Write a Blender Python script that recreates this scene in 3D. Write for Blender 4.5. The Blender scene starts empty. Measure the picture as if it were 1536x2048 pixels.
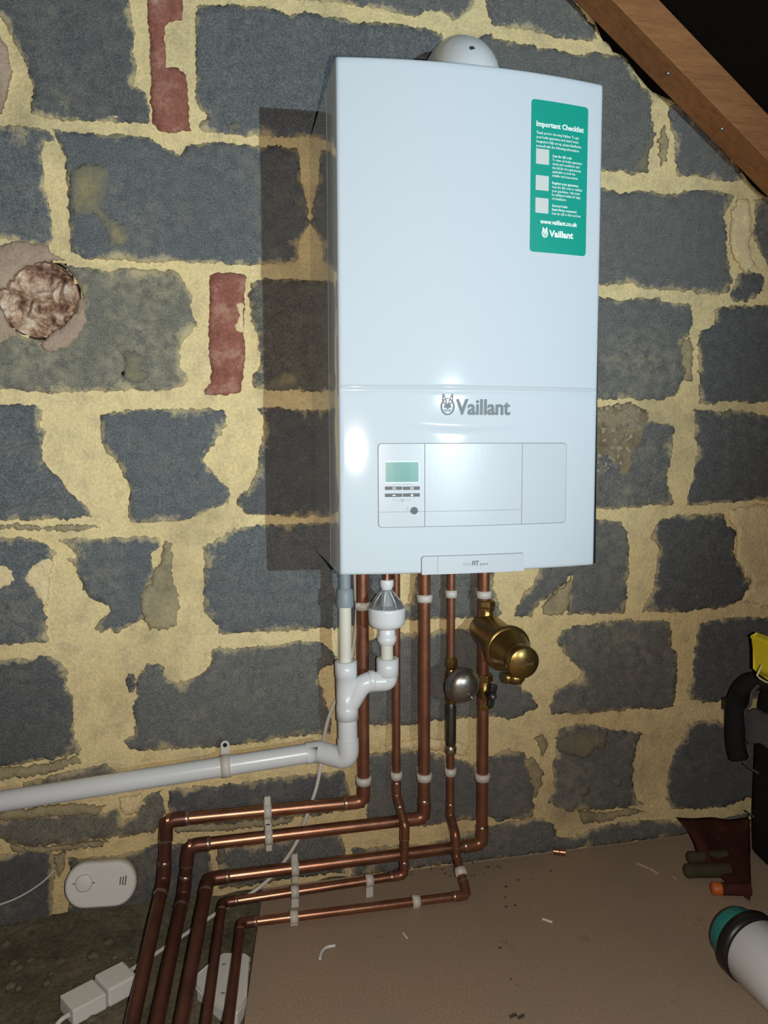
import bpy, bmesh, math, random
from mathutils import Vector, Matrix, noise
from mathutils.geometry import tessellate_polygon, delaunay_2d_cdt
import numpy as np
random.seed(7)
sc = bpy.context.scene
C = sc.collection
PI = math.pi

# ------------------------------------------------------------------ camera
FPX = 1540.0                      # focal length in pixels of the 1536x2048 frame
CAM = Vector((-0.17154, -1.35182, 0.79447))
FW = Vector((0.21535157, 0.9728605, -0.08465306))
RT = Vector((0.97629629, -0.21641105, -0.00343553))
UP = Vector((0.02166215, 0.08190662, 0.99640456))
cd = bpy.data.cameras.new('camera')
cam = bpy.data.objects.new('camera', cd); C.objects.link(cam)
cam.matrix_world = Matrix(((RT.x, UP.x, -FW.x, CAM.x), (RT.y, UP.y, -FW.y, CAM.y),
                           (RT.z, UP.z, -FW.z, CAM.z), (0, 0, 0, 1)))
cd.sensor_fit = 'AUTO'; cd.sensor_width = 36.0; cd.lens = FPX / 2048 * 36.0
cd.clip_start = 0.01; cd.clip_end = 50
sc.camera = cam

# ------------------------------------------------------------------ world, lights, exposure
w = bpy.data.worlds.new('world'); sc.world = w; w.use_nodes = True
w.node_tree.nodes['Background'].inputs[0].default_value = (0.9, 0.95, 1.0, 1)
w.node_tree.nodes['Background'].inputs[1].default_value = 0.012
# phone flash, a little right of and below the lens
ld = bpy.data.lights.new('phone_flash', 'POINT'); ld.energy = 34; ld.color = (1.0, 0.91, 0.82)
ld.shadow_soft_size = 0.006
lo = bpy.data.objects.new('phone_flash', ld); C.objects.link(lo); lo.location = (-0.130, -1.36, 0.785)
# work torch standing behind the photographer to the right, aimed up at the wall
ld = bpy.data.lights.new('work_torch', 'SPOT'); ld.energy = 205; ld.color = (0.74, 0.93, 1.0)
ld.shadow_soft_size = 0.012; ld.spot_size = math.radians(47); ld.spot_blend = 0.9
lo = bpy.data.objects.new('work_torch', ld); C.objects.link(lo); lo.location = (0.736, -2.76, 0.925)
lo.rotation_euler = (Vector((-0.06, 0, 1.24)) - lo.location).to_track_quat('-Z', 'Y').to_euler()
sc.view_settings.view_transform = 'Standard'; sc.view_settings.look = 'None'
sc.view_settings.exposure = 0.0; sc.view_settings.gamma = 1.0
sc.view_settings.use_curve_mapping = False

# ------------------------------------------------------------------ survey helpers: photo measurement -> point on a real plane
def ray(px, py): return FW + RT * ((px - 768) / FPX) - UP * ((py - 1024) / FPX)
def W(px, py, Y=0.0):             # point at distance Y in front of the block wall
    d = ray(px, py); return CAM + d * ((Y - CAM.y) / d.y)
def G(px, py, Z=0.0):             # point at height Z above the floor
    d = ray(px, py); return CAM + d * ((Z - CAM.z) / d.z)

# ------------------------------------------------------------------ object helpers
def tag(o, label=None, cat=None, group=None, kind=None):
    if label: o['label'] = label
    if cat: o['category'] = cat
    if group: o['group'] = group
    if kind: o['kind'] = kind
    return o
def empty(name, loc, label, cat, group=None):
    o = bpy.data.objects.new(name, None); C.objects.link(o); o.location = loc; o.empty_display_size = .02
    return tag(o, label, cat, group)
def link(name, me, mat, parent=None):
    o = bpy.data.objects.new(name, me); C.objects.link(o)
    if mat and not me.materials: me.materials.append(mat)
    if parent:
        o.parent = parent
        o.matrix_parent_inverse = Matrix.Translation(-parent.location)
    return o
def frame(d):
    d = d.normalized(); a = Vector((0, 0, 1)) if abs(d.z) < .9 else Vector((1, 0, 0))
    u = d.cross(a).normalized(); return d, u, d.cross(u).normalized()

class MB:
    def __init__(s): s.v = []; s.f = []; s.sm = []
    def add(s, vs, fs, smooth=False):
        b = len(s.v); s.v += [tuple(p) for p in vs]
        s.f += [tuple(b + i for i in f) for f in fs]; s.sm += [smooth] * len(fs); return s
    def box(s, c, h, rot=None):
        c = Vector(c); vs = []
        for x in (-1, 1):
            for y in (-1, 1):
                for z in (-1, 1):
                    p = Vector((x * h[0], y * h[1], z * h[2]))
                    vs.append(c + (rot @ p if rot else p))
        return s.add(vs, [(0, 1, 3, 2), (4, 6, 7, 5), (0, 4, 5, 1), (2, 3, 7, 6), (0, 2, 6, 4), (1, 5, 7, 3)])
    def sweep(s, pts, r, n=16, caps=True):
        pts = [Vector(p) for p in pts]; N = len(pts)
        rs = r if isinstance(r, (list, tuple)) else [r] * N
        t = [(pts[min(i + 1, N - 1)] - pts[max(i - 1, 0)]).normalized() for i in range(N)]
        _, u, _ = frame(t[0]); vs = []
        for i in range(N):
            u = (u - t[i] * u.dot(t[i])).normalized(); v = t[i].cross(u)
            for k in range(n):
                a = 2 * PI * k / n; vs.append(pts[i] + (u * math.cos(a) + v * math.sin(a)) * rs[i])
        fs = [(i * n + k, i * n + (k + 1) % n, (i + 1) * n + (k + 1) % n, (i + 1) * n + k) for i in range(N - 1) for k in range(n)]
        s.add(vs, fs, True)
        if caps: s.add(vs[:n], [tuple(range(n))[::-1]]); s.add(vs[-n:], [tuple(range(n))])
        return s
    def lathe(s, org, axis, prof, n=28, smooth=True):     # prof: (distance along axis, radius)
        org = Vector(org); d, u, v = frame(Vector(axis)); vs = []
        for (h, r) in prof:
            for k in range(n):
                a = 2 * PI * k / n; vs.append(org + d * h + (u * math.cos(a) + v * math.sin(a)) * max(r, 1e-5))
        N = len(prof)
        fs = [(i * n + k, i * n + (k + 1) % n, (i + 1) * n + (k + 1) % n, (i + 1) * n + k) for i in range(N - 1) for k in range(n)]
        s.add(vs, fs, smooth)
        s.add(vs[:n], [tuple(range(n))[::-1]]); s.add(vs[-n:], [tuple(range(n))]); return s
    def prism(s, poly, off):                              # planar outline extruded along off
        off = Vector(off); n = len(poly); a = [Vector(p) for p in poly]; b = [p + off for p in a]
        tri = tessellate_polygon([a])
        s.add(a, [tuple(t) for t in tri]); s.add(b, [tuple(reversed(t)) for t in tri])
        return s.add(a + b, [(i, (i + 1) % n, n + (i + 1) % n, n + i) for i in range(n)])
    def build(s, name, mat, parent=None, bevel=0, seg=2, merge=False):
        me = bpy.data.meshes.new(name); me.from_pydata(s.v, [], s.f)
        bm = bmesh.new(); bm.from_mesh(me)
        for f, q in zip(bm.faces, s.sm): f.smooth = q
        if merge or bevel: bmesh.ops.remove_doubles(bm, verts=bm.verts, dist=1e-6)
        if bevel:
            ed = [e for e in bm.edges if len(e.link_faces) == 2 and e.calc_face_angle(0) > .6]
            bmesh.ops.bevel(bm, geom=ed, offset=bevel, segments=seg, profile=.5, affect='EDGES')
        bmesh.ops.recalc_face_normals(bm, faces=bm.faces); bm.to_mesh(me); bm.free()
        return link(name, me, mat, parent)

def fillet(pts, r, n=6):
    pts = [Vector(p) for p in pts]; out = [pts[0]]
    for i in range(1, len(pts) - 1):
        rr = r[i] if isinstance(r, dict) and i in r else (r if not isinstance(r, dict) else r[0])
        a, b, c = pts[i - 1], pts[i], pts[i + 1]; d1, d2 = (a - b).normalized(), (c - b).normalized()
        ang = d1.angle(d2)
        if ang > 3.10: out.append(b); continue
        l = min(rr / math.tan(ang / 2), (a - b).length * .48, (c - b).length * .48)
        p, q = b + d1 * l, b + d2 * l
        for k in range(n + 1):
            t = k / n; out.append(p.lerp(b, t).lerp(b.lerp(q, t), t))
    out.append(pts[-1]); return out
def smooth_path(pts, n=8):                                # Catmull-Rom through points
    P = [Vector(p) for p in pts]; P = [P[0] * 2 - P[1]] + P + [P[-1] * 2 - P[-2]]; out = []
    for i in range(1, len(P) - 2):
        for k in range(n):
            t = k / n; a, b, c, d = P[i - 1:i + 3]
            out.append(.5 * ((2 * b) + (c - a) * t + (2 * a - 5 * b + 4 * c - d) * t * t + (3 * b - a - 3 * c + d) * t ** 3))
    out.append(P[-2]); return out

# ------------------------------------------------------------------ materials
def newmat(name):
    m = bpy.data.materials.new(name); m.use_nodes = True
    nt = m.node_tree; return m, nt, nt.nodes['Principled BSDF']
def N(nt, t, **k):
    n = nt.nodes.new(t)
    for a, b in k.items(): setattr(n, a, b)
    return n
def noise_node(nt, scale, detail=4, rough=.6, vec=None):
    n = N(nt, 'ShaderNodeTexNoise'); n.inputs['Scale'].default_value = scale
    n.inputs['Detail'].default_value = detail; n.inputs['Roughness'].default_value = rough
    if vec: nt.links.new(vec, n.inputs['Vector'])
    return n
def ramp(nt, fac, stops):
    r = N(nt, 'ShaderNodeValToRGB'); e = r.color_ramp.elements
    while len(e) < len(stops): e.new(.5)
    for x, (p, c) in zip(e, stops): x.position = p; x.color = (*c, 1) if len(c) == 3 else c
    nt.links.new(fac, r.inputs[0]); return r
def mix(nt, fac, a, b, mode='MIX'):
    m = N(nt, 'ShaderNodeMix', data_type='RGBA', blend_type=mode)
    for s, v in ((m.inputs[0], fac), (m.inputs[6], a), (m.inputs[7], b)):
        if hasattr(v, 'links'): nt.links.new(v, s)
        elif isinstance(v, (int, float)): s.default_value = v
        else: s.default_value = (*v, 1)
    return m.outputs[2]
def bump(nt, bs, h, strength, dist):
    b = N(nt, 'ShaderNodeBump'); b.inputs['Strength'].default_value = strength; b.inputs['Distance'].default_value = dist
    nt.links.new(h, b.inputs['Height']); nt.links.new(b.outputs[0], bs.inputs['Normal'])
def objco(nt): return N(nt, 'ShaderNodeTexCoord').outputs['Object']
def plain(name, col, rough=.5, metal=0, var=.12, scale=40, spec=.5, bmp=0, trans=0, coat=0):
    m, nt, b = newmat(name); v = objco(nt)
    n = noise_node(nt, scale, 5, .6, v)
    c = mix(nt, n.outputs[0], [x * (1 - var) for x in col], [min(1, x * (1 + var)) for x in col])
    nt.links.new(c, b.inputs['Base Color'])
    b.inputs['Roughness'].default_value = rough; b.inputs['Metallic'].default_value = metal
    b.inputs['Specular IOR Level'].default_value = spec
    if trans: b.inputs['Transmission Weight'].default_value = trans
    if coat: b.inputs['Coat Weight'].default_value = coat; b.inputs['Coat Roughness'].default_value = .05
    if bmp: bump(nt, b, noise_node(nt, scale * 4, 4, .6, v).outputs[0], bmp, .002)
    return m

def block_mat():
    m, nt, b = newmat('concrete_block'); v = objco(nt); oi = N(nt, 'ShaderNodeObjectInfo')
    fine = noise_node(nt, 420, 3, .75, v); mid = noise_node(nt, 60, 6, .7, v); big = noise_node(nt, 9, 4, .6, v)
    c = mix(nt, 1.0, oi.outputs['Color'], ramp(nt, fine.outputs[0], [(.3, (.5, .5, .5)), (.5, (.95, .95, .95)), (.7, (1.7, 1.7, 1.65))]).outputs[0], 'MULTIPLY')
    c = mix(nt, 1.0, c, ramp(nt, mid.outputs[0], [(.3, (.84, .85, .86)), (.7, (1.13, 1.13, 1.12))]).outputs[0], 'MULTIPLY')
    # lime and mortar staining, amount per block in the object's alpha
    st = ramp(nt, big.outputs[0], [(.42, (0, 0, 0)), (.66, (1, 1, 1))])
    st2 = ramp(nt, mid.outputs[0], [(.4, (0, 0, 0)), (.62, (1, 1, 1))])
    k = mix(nt, 1.0, st.outputs[0], st2.outputs[0], 'MULTIPLY')
    mm = N(nt, 'ShaderNodeMath', operation='MULTIPLY'); nt.links.new(k, mm.inputs[0]); nt.links.new(oi.outputs['Alpha'], mm.inputs[1])
    c = mix(nt, mm.outputs[0], c, (.36, .315, .215))
    at = N(nt, 'ShaderNodeAttribute', attribute_name='edge'); en = noise_node(nt, 16, 8, .75, v)
    en2 = ramp(nt, en.outputs[0], [(.36, (0, 0, 0)), (.64, (1, 1, 1))])
    ad = N(nt, 'ShaderNodeMath', operation='MULTIPLY_ADD'); nt.links.new(at.outputs['Fac'], ad.inputs[0]); ad.inputs[1].default_value = .75; nt.links.new(en2.outputs[0], ad.inputs[2])
    hf = N(nt, 'ShaderNodeMath', operation='MULTIPLY'); nt.links.new(ad.outputs[0], hf.inputs[0]); hf.inputs[1].default_value = .5
    c = mix(nt, ramp(nt, hf.outputs[0], [(.49, (0, 0, 0)), (.57, (.4, .4, .4)), (.72, (.95, .95, .95))]).outputs[0], c, mix(nt, mid.outputs[0], (.36, .31, .19), (.60, .49, .28)))
    # little pits and pale grit
    vo = N(nt, 'ShaderNodeTexVoronoi'); vo.inputs['Scale'].default_value = 38; nt.links.new(v, vo.inputs['Vector'])
    c = mix(nt, ramp(nt, vo.outputs['Distance'], [(.05, (1, 1, 1)), (.09, (0, 0, 0))]).outputs[0], c, mix(nt, mid.outputs[0], (.03, .03, .03), (.3, .29, .26)))
    nt.links.new(c, b.inputs['Base Color']); b.inputs['Roughness'].default_value = .92; b.inputs['Specular IOR Level'].default_value = .2
    h = mix(nt, .3, fine.outputs[0], mid.outputs[0]); bump(nt, b, h, .5, .0022); return m
def mortar_mat(name, c1, c2, c3, bs=.7):
    m, nt, b = newmat(name); v = objco(nt)
    big = noise_node(nt, 6, 4, .6, v); mid = noise_node(nt, 30, 6, .65, v); fine = noise_node(nt, 190, 3, .7, v)
    c = mix(nt, ramp(nt, big.outputs[0], [(.35, (0, 0, 0)), (.65, (1, 1, 1))]).outputs[0], c1, c2)
    c = mix(nt, ramp(nt, mid.outputs[0], [(.48, (0, 0, 0)), (.68, (.8, .8, .8))]).outputs[0], c, c3)
    dr = noise_node(nt, 3.2, 7, .68, v)
    c = mix(nt, ramp(nt, dr.outputs[0], [(.50, (0, 0, 0)), (.60, (.35, .35, .35)), (.72, (.8, .8, .8))]).outputs[0], c, [q * .62 for q in c3])
    c = mix(nt, 1.0, c, ramp(nt, fine.outputs[0], [(.3, (.82, .82, .82)), (.7, (1.12, 1.12, 1.12))]).outputs[0], 'MULTIPLY')
    if name == 'thin_mortar_smear':
        at = N(nt, 'ShaderNodeAttribute', attribute_name='edge'); en = noise_node(nt, 45, 5, .7, v)
        ad = N(nt, 'ShaderNodeMath', operation='MULTIPLY_ADD'); nt.links.new(at.outputs['Fac'], ad.inputs[0]); ad.inputs[1].default_value = .5; nt.links.new(en.outputs[0], ad.inputs[2])
        c = mix(nt, ramp(nt, ad.outputs[0], [(.5, (0, 0, 0)), (.82, (1, 1, 1)), (1.0, (1, 1, 1))]).outputs[0], c, (.17, .16, .125))
    # soot specks and grey bruises
    sp = noise_node(nt, 85, 4, .7, v)
    c = mix(nt, ramp(nt, sp.outputs[0], [(.64, (0, 0, 0)), (.74, (.7, .7, .7))]).outputs[0], c, [q * .45 for q in c3])
    nt.links.new(c, b.inputs['Base Color']); b.inputs['Roughness'].default_value = .9; b.inputs['Specular IOR Level'].default_value = .15
    bump(nt, b, mix(nt, .4, mid.outputs[0], fine.outputs[0]), bs, .009); return m
def brick_mat():
    m, nt, b = newmat('red_brick'); v = objco(nt)
    mid = noise_node(nt, 30, 6, .7, v); fine = noise_node(nt, 220, 3, .7, v)
    c = ramp(nt, mid.outputs[0], [(.3, (.20, .075, .052)), (.5, (.29, .115, .085)), (.68, (.40, .24, .17))]).outputs[0]
    c = mix(nt, 1.0, c, ramp(nt, fine.outputs[0], [(.3, (.75, .75, .75)), (.7, (1.2, 1.2, 1.2))]).outputs[0], 'MULTIPLY')
    nt.links.new(c, b.inputs['Base Color']); b.inputs['Roughness'].default_value = .9; b.inputs['Specular IOR Level'].default_value = .2
    bump(nt, b, mid.outputs[0], .6, .004); return m
def wood_mat():
    m, nt, b = newmat('rafter_timber'); tc = objco(nt); mp = N(nt, 'ShaderNodeMapping')
    mp.inputs['Rotation'].default_value = (0, math.radians(-37.5), 0); mp.inputs['Scale'].default_value = (1.2, 14, 14)
    nt.links.new(tc, mp.inputs[0])
    n1 = noise_node(nt, 6, 6, .65, mp.outputs[0]); n2 = noise_node(nt, 30, 3, .7, mp.outputs[0])
    c = ramp(nt, n1.outputs[0], [(.3, (.20, .075, .022)), (.5, (.29, .118, .036)), (.7, (.35, .15, .05))]).outputs[0]
    c = mix(nt, .25, c, ramp(nt, n2.outputs[0], [(.35, (.12, .05, .02)), (.65, (.4, .2, .09))]).outputs[0])
    nt.links.new(c, b.inputs['Base Color']); b.inputs['Roughness'].default_value = .75
    bump(nt, b, n1.outputs[0], .3, .003); return m
def chip_mat():
    m, nt, b = newmat('chipboard'); v = objco(nt)
    n1 = noise_node(nt, 330, 3, .75, v); n2 = noise_node(nt, 5, 5, .6, v); n3 = noise_node(nt, 14, 4, .6, v)
    c = ramp(nt, n1.outputs[0], [(.3, (.27, .195, .135)), (.5, (.37, .275, .195)), (.7, (.47, .355, .26))]).outputs[0]
    c = mix(nt, ramp(nt, n2.outputs[0], [(.4, (0, 0, 0)), (.7, (.55, .55, .55))]).outputs[0], c, (.30, .25, .19))
    c = mix(nt, ramp(nt, n3.outputs[0], [(.66, (0, 0, 0)), (.76, (.6, .6, .6))]).outputs[0], c, (.17, .14, .095))
    nt.links.new(c, b.inputs['Base Color']); b.inputs['Roughness'].default_value = .8; b.inputs['Specular IOR Level'].default_value = .25
    bump(nt, b, n1.outputs[0], .2, .0006); return m
def dirt_mat():
    m, nt, b = newmat('dusty_rubble'); v = objco(nt)
    n1 = noise_node(nt, 120, 5, .75, v); n2 = noise_node(nt, 12, 5, .65, v)
    c = ramp(nt, n2.outputs[0], [(.3, (.09, .08, .058)), (.5, (.15, .135, .095)), (.66, (.21, .175, .13)), (.8, (.28, .21, .17))]).outputs[0]
    c = mix(nt, 1.0, c, ramp(nt, n1.outputs[0], [(.3, (.6, .6, .6)), (.7, (1.35, 1.35, 1.3))]).outputs[0], 'MULTIPLY')
    nt.links.new(c, b.inputs['Base Color']); b.inputs['Roughness'].default_value = .95; b.inputs['Specular IOR Level'].default_value = .1
    bump(nt, b, n1.outputs[0], .8, .004); return m
def copper_mat(name, a, bcol, rough, ox):
    m, nt, b = newmat(name); v = objco(nt)
    n1 = noise_node(nt, 25, 5, .65, v); n2 = noise_node(nt, 160, 3, .6, v)
    k = ramp(nt, n1.outputs[0], [(.38, (0, 0, 0)), (.66, (1, 1, 1))]).outputs[0]
    nt.links.new(mix(nt, k, a, bcol), b.inputs['Base Color'])
    r = ramp(nt, n2.outputs[0], [(.3, (rough - .03,) * 3), (.7, (rough + .05,) * 3)]); nt.links.new(r.outputs[0], b.inputs['Roughness'])
    b.inputs['Metallic'].default_value = ox; return m

M = {}
M['block'] = block_mat()
M['mortar'] = mortar_mat('yellow_mortar', (.74, .61, .335), (.76, .595, .305), (.54, .445, .26))
M['smear'] = mortar_mat('thin_mortar_smear', (.27, .235, .135), (.34, .28, .155), (.20, .18, .12))
M['grime'] = mortar_mat('grimy_mortar', (.36, .305, .185), (.40, .33, .20), (.25, .22, .145))
M['smear_bright'] = mortar_mat('fresh_mortar_smear', (.78, .64, .37), (.78, .61, .34), (.62, .51, .32))
M['plaster'] = mortar_mat('pink_plaster', (.40, .29, .22), (.44, .33, .25), (.33, .24, .17))
M['rough'] = mortar_mat('broken_aggregate', (.30, .24, .15), (.40, .33, .21), (.15, .12, .08), 1.0)
M['brick'] = brick_mat(); M['wood'] = wood_mat(); M['chip'] = chip_mat(); M['dirt'] = dirt_mat()
M['felt'] = plain('roof_felt', (.010, .009, .008), .95, spec=.05, var=.3, bmp=.3)
M['casing'] = plain('white_enamel', (.525, .588, .655), .075, var=.01, spec=.5, coat=.2)
M['side'] = plain('gloss_shaded_enamel', (.42, .46, .52), .05, var=.01, spec=.6, coat=1.0)  # the front's white enamel, darkened to paint in the side's shade
M['panel'] = plain('white_plastic_panel', (.48, .53, .59), .28, var=.01, spec=.25)
M['groove'] = plain('panel_groove', (.22, .24, .27), .6)
M['lcd'] = plain('lcd_glass', (.11, .28, .26), .25, var=.06)
M['lcdrim'] = plain('lcd_rim', (.5, .58, .6), .4)
M['dark'] = plain('charcoal_rubber', (.05, .06, .07), .5)
M['logo'] = plain('grey_logo', (.17, .21, .235), .6, var=.03, spec=.15)
M['print'] = plain('pale_grey_print', (.32, .34, .37), .6)
M['white'] = plain('white_print', (.82, .86, .86), .6, var=.02)
M['square'] = plain('pale_square', (.52, .55, .55), .6, var=.05)
M['green'] = plain('green_sticker', (.006, .29, .225), .35, var=.05)
M['pvc'] = plain('white_pvc', (.72, .75, .78), .28, var=.05, scale=14)
M['pvc_cream'] = plain('cream_pvc', (.70, .68, .60), .35, var=.04)
M['pvc_grey'] = plain('grey_rubber', (.24, .28, .31), .5, var=.1)
M['clear'] = plain('clear_plastic', (.92, .94, .95), .05, var=.01, trans=1.0)
M['nylon'] = plain('nylon_clip', (.62, .60, .55), .45, var=.08)
M['cable'] = plain('white_cable', (.66, .64, .60), .45, var=.05)
M['boxwhite'] = plain('white_box_plastic', (.72, .715, .69), .55, var=.08, scale=18)
M['copper'] = copper_mat('copper_pipe', (.47, .245, .16), (.33, .16, .10), .33, .92)
M['copper_dull'] = copper_mat('shaded_tarnished_copper', (.33, .145, .085), (.24, .10, .06), .34, .66)  # oxidised copper, with the upright runs' lack of highlight painted in
M['copper_dark'] = copper_mat('dark_copper', (.17, .07, .048), (.12, .05, .036), .38, .6)  # darker copper for the runs along the floor
M['solder'] = copper_mat('soldered_joint', (.36, .23, .16), (.5, .42, .36), .3, .9)
M['brass'] = copper_mat('brass', (.34, .225, .075), (.26, .17, .055), .32, .92)
M['steel'] = copper_mat('brushed_steel', (.42, .40, .38), (.34, .32, .30), .32, .95)
M['darkchrome'] = copper_mat('dark_chrome', (.13, .13, .13), (.18, .18, .175), .25, .9)
M['black'] = plain('black_plastic', (.012, .012, .012), .4)
M['bagcloth'] = plain('black_bag_fabric', (.012, .012, .013), .85, var=.4, spec=.2, bmp=.5)
M['greycloth'] = plain('worn_grey_fabric', (.085, .085, .09), .8, var=.4, scale=30)
M['yellow'] = plain('yellow_plastic', (.72, .60, .02), .4, var=.06)
M['redcloth'] = plain('dark_red_fabric', (.062, .021, .016), .9, var=.35, spec=.1, bmp=.5)
M['olive'] = plain('olive_dirt_fabric', (.06, .052, .03), .9, var=.3, spec=.1)
M['orange'] = plain('orange_plastic', (.50, .12, .02), .5)
M['teal'] = plain('teal_cap', (.02, .26, .25), .4, var=.2)
M['hole'] = plain('painted_hole_shade', (.01, .009, .008), .95)  # near-black colour standing in for the shade inside holes

# ================================================================== SETTING
# ---- block wall: mortar bed with real relief, blocks and bricks set into it
roofline = [W(*q) for q in ((1040, -140), (1150, -30), (1182, 30), (1197, 62), (1200, 80), (1222, 88), (1226, 105), (1250, 112), (1275, 150),
            (1305, 184), (1345, 200), (1420, 265), (1490, 352), (1503, 372), (1545, 405), (1640, 520), (1900, 800))]
def ztop(x):
    if x <= roofline[0].x: return min(1.56 + (roofline[0].x - x) * .7, 1.75)
    for a, b in zip(roofline, roofline[1:]):
        if a.x <= x <= b.x + 1e-9: return a.z + (b.z - a.z) * (x - a.x) / max(b.x - a.x, 1e-6)
    return roofline[-1].z
HC = W(78, 597); HR = 0.066
mb = MB(); X0, X1, NX, NZ = -1.3, 1.75, 300, 170
vs = []
for i in range(NX + 1):
    x = X0 + (X1 - X0) * i / NX; zt = ztop(x)
    for j in range(NZ + 1):
        z = -.03 + (zt + .03) * j / NZ
        y = noise.noise((x * 14, z * 14, 3)) * .0024 + noise.noise((x * 55, z * 55, 9)) * .0016
        vs.append((x, y, z))
fs = []
for i in range(NX):
    for j in range(NZ):
        q = (i * (NZ + 1) + j, (i + 1) * (NZ + 1) + j, (i + 1) * (NZ + 1) + j + 1, i * (NZ + 1) + j + 1)
        cx = sum(vs[k][0] for k in q) / 4; cz = sum(vs[k][2] for k in q) / 4
        if math.hypot(cx - HC.x, cz - HC.z) > HR: fs.append(q)
mb.add(vs, fs, True)
for i in range(NX):     # top edge and back, so the wall has its thickness
    a, b = vs[i * (NZ + 1) + NZ], vs[(i + 1) * (NZ + 1) + NZ]
    mb.add([a, b, (b[0], .1, b[2]), (a[0], .1, a[2]), (b[0], .1, -.03), (a[0], .1, -.03)], [(0, 1, 2, 3), (3, 2, 4, 5)])
wall = mb.build('wall_back', M['mortar'], merge=True)
tag(wall, 'gable wall of dark concrete blocks in smeared yellow mortar', kind='structure')

def jag(pts, amp=1.0, step=5):
    out = []
    for a, b in zip(pts, pts[1:] + pts[:1]):
        L = math.hypot(b[0] - a[0], b[1] - a[1]); n = max(1, int(L / step))
        for k in range(n):
            t = k / n; x, y = a[0] + (b[0] - a[0]) * t, a[1] + (b[1] - a[1]) * t
            d = noise.noise_vector((x * .045, y * .045, 1.7)) * 3.2 + noise.noise_vector((x * .13, y * .13, 5.1)) * 4.2 + noise.noise_vector((x * .33, y * .33, 8.1)) * 3.4
            out.append((x + d.x * amp, y + d.y * amp))
    return out
def inside(P, poly):
    x, y = P[:, 0], P[:, 1]; r = np.zeros(len(P), bool); n = len(poly)
    for a in range(n):
        x0, y0 = poly[a]; x1, y1 = poly[a - 1]
        c = (y0 > y) != (y1 > y)
        if y1 != y0: r ^= c & (x < (x1 - x0) * (y - y0) / (y1 - y0) + x0)
    return r
def edge_dist(P, loops):
    d = np.full(len(P), 9.0)
    for poly in loops:
        A_ = np.array(poly); B_ = np.roll(A_, -1, 0)
        for a, b in zip(A_, B_):
            e = b - a; t = np.clip(((P - a) @ e) / max(e @ e, 1e-12), 0, 1)
            d = np.minimum(d, np.hypot(*(P - a - t[:, None] * e).T))
    return d
def piece(name, pts, mat, front=.005, col=None, amp=1.0, hole=None, back=.012, step=4, h=.008, parent=None, rough=.0008):
    """one block, brick or smear: jagged outline, slightly uneven face, worn edges"""
    loops = [[(p.x, p.z) for p in (W(x, y, -front) for x, y in jag(pts, amp, step))]]
    if hole:
        c, r = hole; loops.append([(c.x + r * math.cos(2 * PI * k / 40), c.z + r * math.sin(2 * PI * k / 40)) for k in range(40)])
    A_ = np.array(loops[0]); lo_, hi_ = A_.min(0), A_.max(0)
    gx_, gz_ = np.meshgrid(np.arange(lo_[0], hi_[0], h), np.arange(lo_[1], hi_[1], h)); gx_[1::2] += h / 2
    P = np.stack([gx_.ravel(), gz_.ravel()], -1)
    P = P[inside(P, loops[0])] if len(P) else P
    if hole and len(P): P = P[~inside(P, loops[1])]
    if len(P): P = P[edge_dist(P, loops) > h * .45]
    ed = []; base = 0; allv = []
    for l in loops:
        m = len(l); ed += [(base + k, base + (k + 1) % m) for k in range(m)]; base += m; allv += [Vector(q) for q in l]
    allv += [Vector((float(q[0]), float(q[1]))) for q in P]
    V, _, Fc, *_r = delaunay_2d_cdt(allv, ed, [], 0, 1e-7)
    VV = np.array([(q.x, q.y) for q in V]); cen = np.array([VV[list(f)].mean(0) for f in Fc])
    ok = inside(cen, loops[0])
    if hole: ok &= ~inside(cen, loops[1])
    Fc = [tuple(f) for f, k in zip(Fc, ok) if k]
    d = edge_dist(VV, loops)
    Y = [-front + .0028 * math.exp(-dd / .0022) + noise.noise((q[0] * 45, q[1] * 45, 2.2)) * rough for q, dd in zip(VV, d)]
    nv = len(VV); vs = [(q[0], y, q[1]) for q, y in zip(VV, Y)]
    cnt = {}
    for f in Fc:
        for a, b in zip(f, f[1:] + f[:1]): cnt[(a, b)] = 1
    rim = [(a, b) for (a, b) in cnt if (b, a) not in cnt]
    idx = {}; 
    for a, b in rim:
        for q in (a, b):
            if q not in idx: idx[q] = len(vs); vs.append((VV[q][0], back, VV[q][1]))
    me = bpy.data.meshes.new(name); me.from_pydata(vs, [], Fc + [(b, a, idx[a], idx[b]) for a, b in rim]); me.validate()
    at = me.attributes.new('edge', 'FLOAT', 'POINT')
    for k in range(len(me.vertices)): at.data[k].value = math.exp(-(d[k] if k < nv else 0) / .010)
    bm = bmesh.new(); bm.from_mesh(me); bmesh.ops.recalc_face_normals(bm, faces=bm.faces); bm.to_mesh(me); bm.free()
    for q in me.polygons[:len(Fc)]: q.use_smooth = True
    o = link(name, me, mat, parent or wall)
    if col: o.color = col
    return o
def sc2(ox, oy, pts): return [(ox + x / 2, oy + y / 2) for x, y in pts]     # measured on a crop at twice the size

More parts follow.
